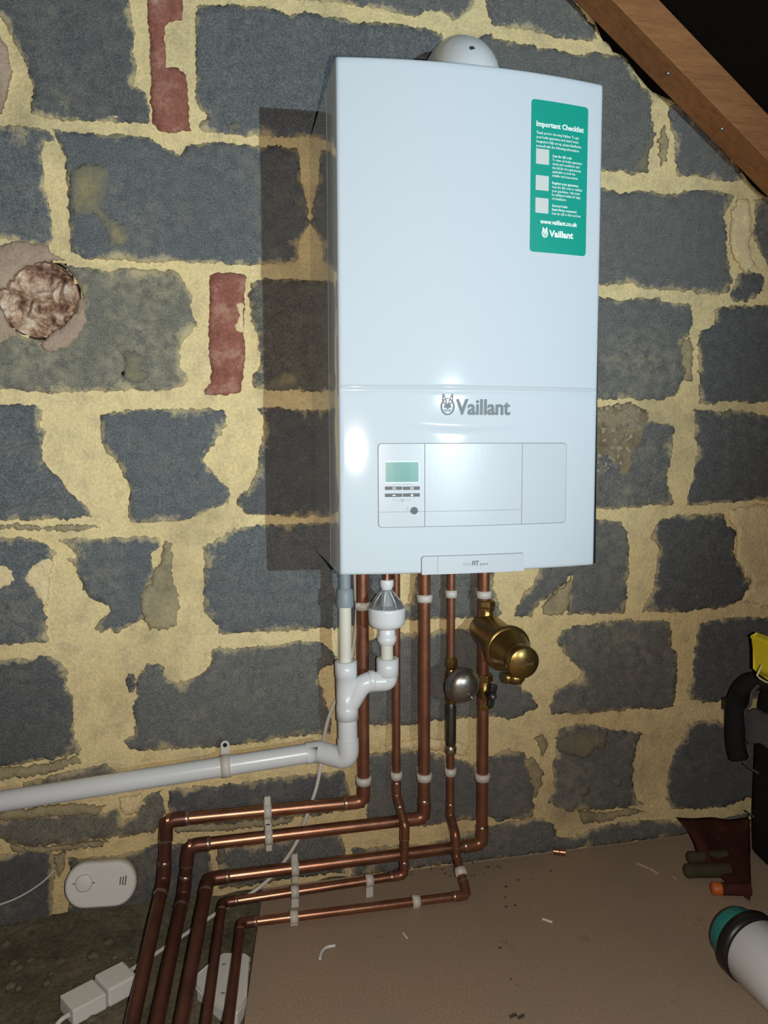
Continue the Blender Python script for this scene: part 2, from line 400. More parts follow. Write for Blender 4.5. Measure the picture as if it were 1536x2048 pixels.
SL, SG, DK, OL, BR = (.118, .126, .133), (.135, .136, .132), (.102, .105, .108), (.165, .158, .132), (.115, .108, .097)
A1 = lambda *p: sc2(0, 0, p); A2 = lambda *p: sc2(0, 500, p); A3 = lambda *p: sc2(0, 1000, p); A4 = lambda *p: sc2(0, 1500, p)
B1 = lambda *p: sc2(768, 0, p); B2 = lambda *p: sc2(768, 500, p); B3 = lambda *p: sc2(768, 1000, p); B4 = lambda *p: sc2(768, 1500, p)
blocks = [
 # above and first full course
 (B1((-700,-90),(360,-90),(362,0),(345,40),(315,55),(300,70),(280,80),(230,45),(200,42),(168,36),(150,62),(60,50),(0,34),(-150,15),(-300,-8),(-420,-20),(-700,-40)), SG, .1),
 (B1((412,-90),(690,-90),(770,5),(848,110),(854,152),(838,164),(760,152),(690,145),(600,122),(520,108),(440,95),(425,60),(412,20)), SG, .15),
 (A1((-180,-80),(505,-80),(512,0),(525,60),(540,130),(530,200),(545,262),(535,300),(530,342),(575,366),(595,400),(600,478),(585,490),(450,485),(280,480),(200,470),(125,450),(130,350),(110,262),(60,170),(20,90),(-20,40),(-180,20)), DK, .25),
 ([(395,8),(470,8),(555,15),(575,28),(615,22),(650,30),(695,35),(705,45),(768,42),(820,50),(868,55),(885,72),(888,88),(878,108),(880,200),(880,302),(780,290),(672,275),(600,273),(560,272),(515,270),(490,272),(450,268),(420,262),(402,258),(397,247),(412,238),(414,230),(400,215),(391,200),(392,130),(390,60)], SL, .15),
 ([(958,75),(983,65),(988,75),(1048,85),(1088,95),(1113,98),(1148,108),(1193,103),(1233,108),(1258,120),(1273,150),(1283,170),(1303,188),(1308,200),(1303,212),(1306,240),(1310,270),(1303,300),(1293,320),(1296,343),(1268,345),(1218,340),(1150,335),(905,302),(905,190),(930,95)], SG, .05),
 ([(1341,203),(1368,217),(1408,255),(1443,295),(1478,340),(1488,358),(1468,362),(1433,360),(1398,352),(1358,350),(1353,320),(1350,280),(1343,240)], SG, .1),
 # second course
 ([(-100,246),(0,250),(40,250),(75,252),(98,262),(108,280),(90,282),(82,300),(85,340),(90,380),(100,415),(103,450),(105,475),(95,487),(65,487),(45,500),(30,478),(0,474),(-100,470)], SL, .15),
 (A1((212,512),(300,530),(400,530),(440,535),(560,540),(610,560),(650,590),(700,600),(715,625),(740,582),(800,570),(900,570),(1030,580),(1100,580),(1190,590),(1200,620),(1200,700),(1215,780),(1230,830),(1240,900),(1200,950),(1190,1000),(1200,1040),(1100,1050),(1000,1055),(800,1050),(700,1040),(600,1050),(540,1040),(450,1035),(330,1030),(285,1005),(280,940),(275,880),(270,790),(265,700),(265,640),(250,590)), SL, .2),
 ([(622,400),(632,370),(642,332),(646,296),(780,312),(960,338),(960,560),(800,560),(625,540),(628,470)], BR, .2),
 ([(1000,350),(1208,373),(1238,388),(1258,385),(1280,380),(1330,385),(1360,388),(1372,380),(1398,378),(1438,382),(1466,388),(1472,397),(1456,412),(1452,432),(1455,470),(1455,500),(1462,540),(1466,562),(1460,588),(1440,590),(1388,582),(1298,578),(1268,568),(1205,570),(1000,555)], SG, .05),
 ([(1510,398),(1545,392),(1640,500),(1640,600),(1545,545),(1520,500),(1508,470),(1514,440)], BR, .35),
 ([(1478,548),(1500,540),(1532,555),(1522,588),(1492,602),(1468,602),(1462,592)], DK, .1),
 # third course
 (A2((-200,20),(0,40),(330,65),(390,75),(430,85),(500,70),(560,75),(690,75),(715,90),(740,140),(770,180),(760,220),(775,270),(790,290),(740,360),(715,400),(725,470),(750,510),(755,530),(740,545),(640,565),(540,560),(330,565),(200,570),(80,560),(0,555),(-200,550)), OL, .75),
 (A2((1005,130),(1060,115),(1130,120),(1200,115),(1260,125),(1340,130),(1540,160),(1540,570),(1340,570),(1260,570),(1180,560),(1080,555),(1040,560),(1015,550),(1015,500),(1045,450),(1040,400),(1030,330),(1010,280),(1000,200)), BR, .2),
 ([(800,585),(960,592),(960,790),(800,788)], BR, .2),
 ([(1000,590),(1203,595),(1243,600),(1288,595),(1318,597),(1343,605),(1383,607),(1385,650),(1381,668),(1363,685),(1368,710),(1373,735),(1363,765),(1357,788),(1318,800),(1258,800),(1203,797),(1000,795)], SG, .45),
 ([(1433,615),(1478,610),(1640,612),(1640,810),(1498,806),(1458,802),(1413,807),(1400,804),(1403,780),(1400,740),(1400,700),(1401,662),(1413,656),(1433,650)], DK, .08),
 # fourth course
 (A2((-200,610),(0,615),(130,620),(165,640),(160,700),(180,730),(165,780),(165,830),(190,870),(230,910),(270,960),(310,1000),(340,1030),(370,1060),(260,1075),(130,1080),(0,1085),(-200,1085)), SL, .15),
 (A2((402,662),(445,650),(520,635),(640,635),(780,635),(900,640),(912,700),(890,720),(850,780),(815,830),(840,880),(880,920),(915,950),(920,1010),(860,1030),(800,1060),(740,1085),(600,1090),(520,1095),(515,1040),(520,970),(515,930),(490,890),(450,830),(420,800),(405,770),(400,700)), SL, .1),
 (A2((1030,635),(1100,630),(1200,640),(1340,640),(1640,640),(1640,1050),(1350,1058),(1250,1065),(1160,1065),(1070,1060),(980,1060),(970,1040),(945,1010),(960,980),(1000,950),(1020,900),(1035,850),(1040,800),(1055,740),(1060,680)), DK, .1),
 ([(860,815),(1200,820),(1248,820),(1298,825),(1298,845),(1333,845),(1348,850),(1348,880),(1343,915),(1335,950),(1338,975),(1350,1000),(1348,1010),(1298,1010),(1248,1015),(1200,1018),(860,1022)], SG, .5),
 (B2((1245,640),(1350,645),(1430,640),(1536,660),(1740,665),(1740,1000),(1536,1005),(1480,1000),(1380,1010),(1300,1020),(1212,1030),(1215,980),(1235,940),(1240,860),(1260,800),(1255,765),(1245,750),(1250,700)), DK, .12),
 # fifth course
 (A3((-200,150),(0,150),(60,150),(140,155),(185,178),(220,215),(200,240),(175,300),(165,400),(178,450),(186,500),(190,572),(120,575),(0,585),(-200,590)), SL, .3),
 (A3((232,170),(300,155),(420,155),(560,145),(640,150),(640,190),(600,220),(620,300),(580,350),(590,430),(570,480),(500,510),(470,540),(440,515),(400,535),(380,520),(390,490),(430,460),(440,430),(400,410),(370,400),(335,360),(310,300),(300,270),(262,232),(308,240),(290,200)), SL, .45),
 (A3((940,110),(1100,100),(1200,95),(1350,90),(1450,90),(1590,300),(1590,410),(1500,460),(1450,500),(1350,515),(1280,515),(1180,525),(1060,530),(960,535),(870,540),(872,500),(830,470),(815,430),(820,330),(815,240),(810,180),(860,170),(900,140)), SL, .12),
 ([(833,1130),(985,1130),(988,1180),(1000,1215),(1005,1230),(985,1240),(900,1238),(800,1242),(800,1215),(825,1205)], SG, .2),
 ([(1100,1035),(1198,1040),(1243,1042),(1256,1060),(1260,1100),(1258,1150),(1253,1200),(1250,1228),(1138,1230),(1140,1200),(1148,1155),(1138,1153),(1118,1180),(1083,1205),(1073,1220),(1068,1235),(1030,1232),(1038,1210),(1048,1190),(1068,1170),(1078,1145)], SG, .3),
 (B3((1110,80),(1180,60),(1280,60),(1360,55),(1375,100),(1415,130),(1400,180),(1410,230),(1440,300),(1475,320),(1460,360),(1420,410),(1360,435),(1250,440),(1190,450),(1110,455),(1035,450),(1050,420),(1090,350),(1095,250),(1100,180),(1070,150),(1090,110)), DK, .1),
 # sixth course
 (A3((-200,650),(0,640),(100,635),(130,650),(150,625),(210,625),(240,650),(265,680),(270,750),(290,800),(290,880),(300,960),(330,1000),(310,1020),(200,1040),(100,1060),(0,1070),(-200,1100)), DK, .12),
 (A3((590,660),(650,670),(660,710),(700,730),(760,720),(820,695),(850,650),(840,612),(880,590),(960,600),(1000,590),(1080,590),(1130,575),(1220,565),(1290,575),(1340,610),(1345,650),(1280,680),(1270,720),(1290,760),(1310,840),(1330,900),(1320,940),(1200,945),(1060,965),(980,975),(850,990),(700,1000),(600,1005),(520,1000),(495,970),(540,930),(540,870),(530,830),(550,790),(540,740),(550,700)), SG, .18),
 (A3((505,700),(525,690),(540,720),(538,765),(522,770),(505,735)), DK, .0),
 ([(718,1290),(800,1265),(838,1270),(880,1260),(945,1258),(968,1270),(1010,1300),(1035,1350),(1048,1380),(1068,1395),(1078,1415),(1048,1430),(1018,1438),(983,1435),(918,1440),(863,1443),(818,1452),(745,1450),(718,1445)], SG, .15),
 (B3((720,520),(800,500),(900,490),(990,480),(1080,485),(1150,490),(1160,540),(1150,590),(1180,620),(1175,680),(1170,760),(1165,830),(1080,835),(980,840),(900,850),(780,860),(720,855),(670,860),(665,830),(690,770),(730,745),(790,710),(790,680),(740,640),(700,580)), SG, .35),
 (B3((1270,490),(1350,475),(1460,470),(1536,470),(1740,460),(1740,790),(1500,800),(1390,800),(1310,815),(1230,800),(1205,760),(1240,720),(1245,640),(1250,560)), DK, .1),
 # seventh course
 (A4((-200,290),(0,270),(200,260),(420,250),(470,240),(490,290),(540,270),(570,190),(650,160),(660,260),(620,330),(500,350),(400,360),(250,380),(100,390),(40,380),(0,360),(-200,380)), OL, .6),
 (A4((672,160),(800,150),(960,135),(1100,112),(1250,95),(1370,90),(1400,160),(1420,240),(1200,270),(900,300),(700,305),(672,290)), DK, .25),
 (A4((90,130),(200,110),(350,70),(420,60),(470,90),(440,120),(300,140),(150,165),(95,160)), OL, .6),
 ([(735,1510),(803,1505),(863,1505),(918,1520),(948,1530),(978,1515),(1018,1500),(1048,1505),(1058,1540),(1068,1565),(1068,1600),(1065,1635),(1000,1645),(975,1635),(880,1650),(780,1655),(735,1660)], SG, .22),
 ([(1118,1460),(1158,1450),(1198,1455),(1238,1460),(1268,1465),(1288,1465),(1273,1500),(1270,1530),(1268,1575),(1275,1600),(1290,1610),(1248,1617),(1183,1620),(1138,1625),(1095,1607),(1108,1575),(1108,1530),(1113,1500)], SG, .5),
 ([(1375,1450),(1440,1440),(1470,1470),(1640,1460),(1640,1575),(1490,1600),(1440,1615),(1390,1620),(1345,1618),(1335,1600),(1340,1540),(1350,1510),(1365,1480)], DK, .1),
 # bottom course at the floor
 ([(-100,1722),(0,1710),(102,1703),(110,1740),(104,1790),(106,1850),(0,1866),(-100,1878)], DK, .3),
 ([(138,1722),(240,1712),(320,1690),(415,1690),(425,1735),(424,1810),(310,1826),(230,1838),(136,1850)], DK, .3),
 ([(437,1700),(530,1690),(600,1672),(680,1665),(690,1700),(690,1745),(600,1758),(530,1768),(437,1780)], SG, .2),
 ([(705,1700),(860,1690),(968,1658),(1038,1642),(1088,1637),(1108,1650),(1113,1675),(1148,1680),(1168,1665),(1218,1650),(1268,1645),(1318,1640),(1363,1645),(1400,1645),(1500,1630),(1500,1650),(1380,1670),(1130,1703),(968,1722),(760,1748),(705,1755)], SG, .2),
]
for pts, c, st in blocks:
    hole = (HC, HR) if (c == OL and pts[0][0] < -90 and 500 < pts[0][1] < 560) else None
    piece('block', pts, M['block'], .005 + random.uniform(-.0012, .0012), (*c, st), hole=hole)
# plain blocks of the same courses continuing past the picture
for (z0, z1, sh) in ((1.085, 1.285, 0), (.885, 1.075, .2), (.67, .87, .05), (.47, .655, .22), (.265, .455, .0), (.125, .25, .2), (.005, .11, .1), (1.30, 1.5, .2)):
    x = -.68 - sh * .35
    while x > X0 + .05:
        l = max(x - .42, X0); o = MB().box(((x + l) / 2, .0035, (z0 + z1) / 2), ((x - l) / 2, .0085, (z1 - z0) / 2)).build('block', M['block'], wall); o.color = (*random.choice((SL, SG, DK)), .25)
        x = l - .014
    x = 1.06 + sh * .2
    while x + .2 < X1 and z1 < ztop(x + .3):
        r = min(x + .42, X1 - .02)
        if z1 < ztop(r):
            o = MB().box(((x + r) / 2, .0035, (z0 + z1) / 2), ((r - x) / 2, .0085, (z1 - z0) / 2)).build('block', M['block'], wall); o.color = (*random.choice((SL, SG, DK)), .25)
        x = r + .014
for pts in (A1((580,-60),(590,0),(592,60),(600,140),(600,200),(605,300),(605,400),(610,490),(640,525),(760,520),(755,450),(752,350),(745,300),(715,270),(665,265),(660,180),(655,100),(700,75),(730,70),(730,10),(725,-60)),
            A2((838,102),(870,88),(980,95),(985,110),(980,180),(975,330),(980,400),(975,500),(960,570),(900,582),(820,575),(815,560),(840,530),(850,480),(835,440),(838,360),(835,300),(838,200))):
    piece('brick', pts, M['brick'], .0055, amp=.6)
# mortar dragged across the faces of blocks
for pts, m in (
    (A1((275,670),(350,655),(430,660),(440,700),(420,780),(400,820),(440,870),(500,900),(515,960),(490,980),(440,990),(430,940),(400,880),(370,850),(330,860),(290,850),(275,800)), 'smear'),
    (A2((940,215),(972,205),(976,330),(945,332),(938,300),(955,260)), 'smear_bright'),
    (A2((1090,510),(1130,485),(1180,490),(1205,530),(1190,560),(1100,560),(1050,555)), 'smear'),
    (A2((480,395),(540,400),(590,440),(560,470),(600,490),(570,540),(520,535),(480,500),(500,450)), 'smear'),
    (A3((-120,230),(0,248),(22,262),(55,292),(65,320),(40,350),(10,360),(-120,350)), 'smear_bright'),
    (A3((92,320),(115,270),(160,232),(215,240),(200,300),(185,420),(180,470),(165,410),(130,370)), 'smear_bright'),
    (A3((560,370),(600,330),(640,250),(660,170),(690,180),(685,300),(720,420),(700,520),(600,520),(570,470)), 'grime'),
    (A4((480,200),(560,175),(575,215),(545,260),(500,270),(480,240)), 'smear_bright'),
    (B2((1350,650),(1392,642),(1400,665),(1360,680)), 'smear'),
    (B3((690,960),(800,930),(900,930),(890,990),(840,1000),(800,1040),(740,1020),(700,1010)), 'smear'),
    (B3((640,420),(690,370),(740,330),(756,310),(745,420),(720,460),(640,460)), 'grime'),
    (B2((1190,370),(1225,345),(1240,420),(1235,520),(1195,520),(1205,470)), 'grime'),
    ([(1160,1575),(1180,1572),(1182,1592),(1165,1592)], 'smear'),
    ([(1226,1558),(1242,1556),(1244,1572),(1228,1572)], 'smear'),
    ([(1268,340),(1296,343),(1303,300),(1310,268),(1300,255),(1290,300),(1270,325)], 'smear'),
    ([(1483,395),(1500,400),(1506,440),(1500,500),(1515,530),(1495,545),(1470,520),(1462,470),(1466,420)], 'smear_bright'),
    (A1((455,450),(478,455),(485,462),(470,468),(452,462)), 'smear_bright'),
    (A1((905,488),(960,492),(975,510),(940,520),(912,512)), 'smear'),
    (B2((1370,740),(1440,760),(1460,860),(1430,900)), 'smear') if False else ([(1070,1480),(1090,1470),(1100,1490),(1085,1510)], 'grime'),
    (B3((10,990),(120,960),(250,960),(340,985),(330,1030),(200,1000),(100,1005),(20,1010)), 'smear_bright'),
    (B3((1380,40),(1480,20),(1640,30),(1640,430),(1480,420),(1430,400),(1470,350),(1480,315),(1445,290),(1415,230),(1420,130),(1390,90)), 'smear_bright'),
    (A4((870,400),(900,395),(905,440),(880,470),(868,440)), 'smear'),
    (A4((-120,262),(0,252),(120,238),(300,218),(420,230),(380,262),(200,270),(0,285),(-120,290)), 'grime'),
    (A4((40,388),(180,396),(330,375),(430,368),(400,392),(250,405),(200,412),(60,412)), 'grime'),
    (A4((690,305),(900,300),(1100,280),(1180,275),(1150,300),(1000,315),(800,332),(700,330)), 'grime'),
    (A4((0,75),(120,70),(300,30),(330,50),(200,95),(90,115),(0,125),(-120,130),(-120,90)), 'grime'),
    (A4((216,425),(258,415),(255,480),(232,515),(218,480)), 'grime'),
    (A2((0,1100),(100,1095),(190,1105),(330,1098),(400,1110),(330,1125),(150,1120),(0,1118)), 'grime'),
    (B1((1100,560),(1125,500),(1140,560),(1135,640),(1110,660)), 'grime'),
    (B4((780,250),(880,255),(1010,235),(1040,250),(900,285),(800,300)), 'grime'),
    (B3((560,1050),(600,1040),(640,1100),(620,1180),(600,1200),(590,1120)), 'grime'),
):
    piece('mortar_smear', pts, M[m], .0075, amp=1.1, step=3, h=.005, rough=.0014)
for pts in ([(80,688),(100,668),(130,650),(152,622),(157,600),(166,590),(171,640),(150,680),(130,695),(95,702),(85,697)],
            [(-60,488),(0,490),(30,480),(95,488),(100,505),(130,518),(92,521),(50,530),(25,550),(10,575),(-60,580)],
            [(-60,612),(4,620),(14,645),(34,668),(0,684),(-60,690)],
            [(-90,20),(-10,50),(14,100),(22,140),(8,200),(5,224),(-90,232)]):
    piece('plaster_patch', pts, M['plaster'], .0085, amp=.8, step=3, h=.005)
# broken aggregate on the block at the boiler's right
ag = piece('aggregate_patch', B2((800,640),(980,612),(1050,640),(1060,700),(1040,760),(1000,830),(990,900),(960,912),(920,880),(890,830),(800,800)), M['rough'], .0068, amp=1.2, step=3, h=.004, rough=.002)
mb = MB()
for k in range(90):
    px, py = 1195 + random.random() * 90, 812 + random.random() * 130
    if px > 1285 - max(0, py - 870) * .7: continue
    p = W(px, py, -.007); r = random.uniform(.002, .0055)
    d, u, v = frame(Vector((random.uniform(-.4, .4), -1, random.uniform(-.4, .4))))
    mb.add([p + d * r * .9] + [p + (u * math.cos(a) * random.uniform(.7, 1.2) + v * math.sin(a) * random.uniform(.6, 1.1)) * r for a in [2 * PI * i / 6 for i in range(6)]],
           [(0, i + 1, (i + 1) % 6 + 1) for i in range(6)])
tag(mb.build('pebbles', plain('aggregate_stone', (.36, .31, .23), .85, var=.45, scale=60), wall), kind='stuff')
# old flue hole stopped with crumpled filler
mb = MB().lathe((HC.x, -.003, HC.z), (0, 1, 0), [(0, HR * 1.02), (.06, HR * 1.02)], 40)
mb.f = [f for f in mb.f if len(f) == 4]; mb.sm = [True] * len(mb.f)
mb.build('hole_sleeve', M['hole'], wall)
mb = MB(); R_, S_ = 26, 64; vs = []
for i in range(R_ + 1):
    for k in range(S_):
        r = HR * 1.0 * i / R_; a = 2 * PI * k / S_; x, z = r * math.cos(a), r * math.sin(a)
        d = noise.noise((x * 28, z * 28, 2)); d2 = abs(noise.noise((x * 62, z * 62, 6))) * 1.4
        vs.append((HC.x + x, .014 - d * .014 - d2 * .012 + (.016 if i > R_ - 2 else 0) - .004 * (1 - (i / R_) ** 2), HC.z + z))
mb.add(vs, [(i * S_ + k, i * S_ + (k + 1) % S_, (i + 1) * S_ + (k + 1) % S_, (i + 1) * S_ + k) for i in range(R_) for k in range(S_)], False)
mm, nt, bs = newmat('crumpled_filler'); v = objco(nt); n1 = noise_node(nt, 34, 5, .7, v)
nt.links.new(ramp(nt, n1.outputs[0], [(.36, (.09, .04, .025)), (.46, (.30, .17, .11)), (.56, (.50, .36, .26)), (.68, (.68, .58, .47))]).outputs[0], bs.inputs['Base Color']); bs.inputs['Roughness'].default_value = .6
bump(nt, bs, n1.outputs[0], .8, .006)
mb.build('hole_filling', mm, wall)
# dark plugs paint in the shade of a drill hole in the mortar bed and pits
for px, py, r in ((327, 1552, .0055), (247, 747, .004), (270, 749, .004), (258, 742, .0025)):
    p = W(px, py, -.0062); MB().lathe(p, (0, 1, 0), [(0, r), (.0008, r * .9), (.004, r * .5)], 12).build('drill_hole_shade', M['hole'], wall)

# ---- floor: dusty rubble strip, chipboard sheet, felt roof
mb = MB(); vs = []; nx, ny = 150, 150
for i in range(nx + 1):
    for j in range(ny + 1):
        x = -1.6 + 1.75 * i / nx; y = -2.6 + 2.62 * (j / ny) ** .6
        z = -.022 + noise.noise((x * 9, y * 9, 4)) * .006 + abs(noise.noise((x * 34, y * 34, 1))) * .006
        z += .026 * max(0, 1 - abs(y) / .06) * (noise.noise((x * 14, 0, 3)) * .5 + .75)
        vs.append((x, y, z))
mb.add(vs, [(i * (ny + 1) + j, (i + 1) * (ny + 1) + j, (i + 1) * (ny + 1) + j + 1, i * (ny + 1) + j + 1) for i in range(nx) for j in range(ny)], True)
floor = mb.build('floor', M['dirt']); tag(floor, 'dusty rubble loft floor left of the board', kind='structure')
mb = MB().box((.9, -1.3, -.06), (1.1, 1.4, .02)); o = mb.build('subfloor', M['dirt'], floor)
for k in range(26):
    px, py = random.uniform(10, 300), random.uniform(1850, 2040); p = G(px, py, -.018); r = random.uniform(.003, .011)
    bm = bmesh.new(); bmesh.ops.create_icosphere(bm, subdivisions=1, radius=r)
    for vv in bm.verts: vv.co *= random.uniform(.75, 1.2); vv.co.z *= .6
    me = bpy.data.meshes.new('stone'); bm.to_mesh(me); bm.free(); o = link('stone', me, M['dirt'], floor)
    o.matrix_parent_inverse = Matrix(); o.location = p

bl = [(-.1005, -.008), (-.1452, -.333), (-.40, -2.6), (1.75, -2.6), (1.75, -.008)]
board = MB().prism([(x, y, 0) for x, y in bl], (0, 0, -.018)).build('chipboard_sheet', M['chip'], bevel=.0015)
tag(board, 'large brown chipboard sheet laid on the floor under the boiler', 'board')

# ---- rafter and roof
def raf(x, y, up): return Vector((x, y, 1.9415 - .7635 * x + up))
mb = MB(); x0, x1 = -.5, 1.9; dv = .078
a = [raf(x0, -.022, 0), raf(x0, -.088, 0), raf(x0, -.088, dv), raf(x0, -.022, dv)]
mb.prism(a, raf(x1, 0, 0) - raf(x0, 0, 0))
raft = mb.build('rafter', M['wood'], bevel=.002); tag(raft, 'brown sawn timber rafter sloping down along the block wall', 'beam')
for px, py in ((1336, 151), (1443, 288)):
    p = W(px, py, -.06); pz = raf(p.x, 0, 0).z
    MB().lathe((p.x, p.y, pz + .002), (-.6, 0, -.79), [(0, .004), (.003, .0045), (.0042, .003)], 12).build('nail_head', M['steel'], raft)
felt = MB().prism([raf(-.5, .35, dv + .004), raf(-.5, -2.7, dv + .004), raf(1.9, -2.7, dv + .004), raf(1.9, .35, dv + .004)], (.02, 0, .03)).build('ceiling', M['felt'])
tag(felt, 'black roofing felt above the rafter', kind='structure')

# ================================================================== BOILER
BW, BH, BZ, BD, SAG = .39, .70, .614, .29, .018
def arc(x): t = (x - BW / 2) / (BW / 2); return -BD - SAG * (1 - t * t)
def BF(px, py):                       # boiler front (x, height above its bottom)
    Y = -.30
    for _ in range(6):
        p = W(px, py, Y); Y = arc(min(max(p.x, 0), BW))
    return p.x, p.z - BZ
def FP(x, z, off=0.0):                # point on the curved front, lifted by off
    s = 2 * SAG * (x - BW / 2) / (BW / 2) ** 2; n = Vector((s, -1, 0)).normalized()
    return Vector((x, arc(x), z + BZ)) + n * off
boiler = empty('wall_boiler', (.195, 0, BZ), 'white wall-hung gas boiler with curved front, small display and green sticker', 'boiler')
crz = (BF(692, 771)[1] + BF(1185, 782)[1]) / 2
sm = [BF(790, 846), BF(940, 858), BF(1090, 848)]
smk = ((sm[0][1] + sm[2][1]) / 2 - sm[1][1]) / ((sm[2][0] - sm[0][0]) / 2) ** 2
def disp(x, z):
    d = 0.0
    if .006 < x < .384:
        e = (z - crz) / .0018; d += .0016 * math.exp(-e * e); d -= .0012 * math.exp(-((z - crz + .005) / .002) ** 2)
    t = (x - sm[1][0]) / .15
    if abs(t) < 1:
        win = (1 - t * t) ** 2; zs = sm[1][1] + smk * (x - sm[1][0]) ** 2; q = (z - zs)
        d -= win * .0034 * (1 / (1 + math.exp(-q / .0022))) * math.exp(-max(q, 0) / .026)
    return d
rows = sorted(set([0, .0012, .004] + [.004 + .692 * i / 120 for i in range(121)] + [crz + .0006 * k for k in range(-14, 15)] + [sm[1][1] - .008 + .0012 * k for k in range(40)] + [.696, .6988, .70]))
cols = [i * BW / 110 for i in range(111)]
prof = [(0, -.205), (0, -BD + .004), (.0008, -BD + .0012)] + [(x, None) for x in cols[1:-1]] + [(BW - .0008, -BD + .0012), (BW, -BD + .004), (BW, -.205)]
vs = []
for (x, y) in prof:
    for z in rows:
        edge = min(z, BH - z); pull = .0035 * max(0, 1 - edge / .003) ** 2
        yy = (arc(x) - disp(x, z) + pull) if y is None else (y + (pull if y < -.25 else 0))
        vs.append((x, yy, z + BZ))
nr = len(rows); fs = [(i * nr + j, (i + 1) * nr + j, (i + 1) * nr + j + 1, i * nr + j + 1) for i in range(len(prof) - 1) for j in range(nr - 1)]
mb = MB().add(vs, fs, True)
for j in (0, nr - 1): mb.add([vs[i * nr + j] for i in range(len(prof))], [tuple(range(len(prof)))])
mb.build('front_cover', M['casing'], boiler, merge=True)
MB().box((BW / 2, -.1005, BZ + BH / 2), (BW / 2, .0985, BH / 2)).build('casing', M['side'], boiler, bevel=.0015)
mb = MB(); z0, z1 = BZ + .002, BZ + .62  # black strip along the right edge, narrowing upward
mb.add([(BW - .003, -.286, z0), (BW + .0058, -.283, z0), (BW + .0058, -.21, z0), (BW - .003, -.21, z0), (BW - .003, -.286, z1), (BW + .0004, -.283, z1), (BW + .0004, -.21, z1), (BW - .003, -.21, z1)],
       [(0, 1, 2, 3), (4, 7, 6, 5), (0, 4, 5, 1), (1, 5, 6, 2), (2, 6, 7, 3), (3, 7, 4, 0)])
tag(mb.build('edge_strip', M['black'], boiler), 'black edge strip down the right side of the boiler')

def rrect(px0, py0, px1, py1, off0, off1, rad, name, mat, parent, nseg=24, corners=(1, 1, 1, 1)):
    """rounded plate lying on the curved front; pixel corners of the photo turned into metres"""
    xa, za = BF(px0, py0); xb, zb = BF(px1, py1); return plate(xa, xb, zb, za, off0, off1, rad, name, mat, parent, nseg, corners)
def plate(x0, x1, z0, z1, off0, off1, rad, name, mat, parent, nseg=24, corners=(1, 1, 1, 1)):
    xs = [x0 + (x1 - x0) * i / nseg for i in range(nseg + 1)]
    if rad: xs = sorted(xs + [x0 + rad * (1 - math.cos(PI / 2 * k / 5)) for k in range(1, 6)] + [x1 - rad * (1 - math.cos(PI / 2 * k / 5)) for k in range(1, 6)])
    top, bot = [], []
    for x in xs:
        d = min(x - x0, x1 - x); c = rad - math.sqrt(max(rad * rad - max(rad - d, 0) ** 2, 0)) if rad and d < rad else 0
        lf = x < (x0 + x1) / 2
        top.append((x, z1 - (c if corners[0 if lf else 1] else 0))); bot.append((x, z0 + (c if corners[2 if lf else 3] else 0)))
    m = len(xs); loop = top + bot[::-1]
    vs = [FP(x, z, off1) for x, z in top] + [FP(x, z, off1) for x, z in bot] + [FP(x, z, off0) for x, z in top] + [FP(x, z, off0) for x, z in bot]
    fs = []
    for i in range(m - 1):
        fs += [(i, i + 1, m + i + 1, m + i), (2 * m + i, 3 * m + i, 3 * m + i + 1, 2 * m + i + 1), (i, 2 * m + i, 2 * m + i + 1, i + 1), (m + i, m + i + 1, 3 * m + i + 1, 3 * m + i)]
    fs += [(0, m, 3 * m, 2 * m), (m - 1, 3 * m - 1, 4 * m - 1, 2 * m - 1)]
    return MB().add(vs, fs).build(name, mat, parent)

# control panel
P0 = BF(757, 888); P1 = BF(1129, 1049)
cz1 = P0[1]; cz0 = (BF(757, 1053)[1] + BF(1129, 1045)[1]) / 2
cx = [P0[0], BF(849, 960)[0], BF(1043, 960)[0], P1[0]]; cz = BF(900, 1022)[1]
cp = plate(cx[0] - .0012, cx[3] + .0012, cz0 - .0012, cz1 + .0012, -.004, .0007, .0055, 'control_panel', M['groove'], boiler)
g = .0005
plate(cx[0], cx[1] - g, cz + g * .6, cz1, 0, .0016, .0045, 'display_module', M['panel'], cp, 10, (1, 0, 0, 0))
plate(cx[0], cx[1] - g, cz0, cz - g * .6, 0, .0016, .0045, 'display_module_base', M['panel'], cp, 10, (0, 0, 1, 0))
plate(cx[1] + g, cx[2] - g, cz + g * .6, cz1, 0, .0018, 0, 'flap', M['panel'], cp, 16)
plate(cx[1] + g, cx[2] - g, cz0, cz - g * .6, 0, .0018, 0, 'flap_base', M['panel'], cp, 16)
plate(cx[2] + g, cx[3], cz0, cz1, 0, .0016, .0045, 'blank_panel', M['panel'], cp, 10, (0, 1, 0, 1))
rrect(769, 922, 838, 966, .0012, .0022, 0, 'display_rim', M['lcdrim'], cp, 4)
rrect(771, 924.5, 836.5, 963.5, .0012, .0026, 0, 'display_screen', M['lcd'], cp, 4)
def disc_front(px, py, r, off0, off1, name, mat, parent, n=24):
    x, z = BF(px, py); vs = [FP(x + r * math.cos(2 * PI * k / n), z + r * math.sin(2 * PI * k / n), o) for o in (off0, off1) for k in range(n)]
    return MB().add(vs, [tuple(range(n, 2 * n))] + [(k, (k + 1) % n, n + (k + 1) % n, n + k) for k in range(n)]).build(name, mat, parent)
for bx0, by0, bx1, by1 in ((770, 973, 804, 979.5), (806, 973, 839, 979.5), (770, 987, 804, 993.5), (806, 986.6, 839, 993)):
    rrect(bx0, by0, bx1, by1, .001, .003, .0006, 'button', M['dark'], cp, 3)
for q in ((784, 973.6, 791.5, 979), (819.5, 973.6, 827, 979)):
    rrect(*q, .0028, .0032, 0, 'button_icon', M['print'], cp, 2)
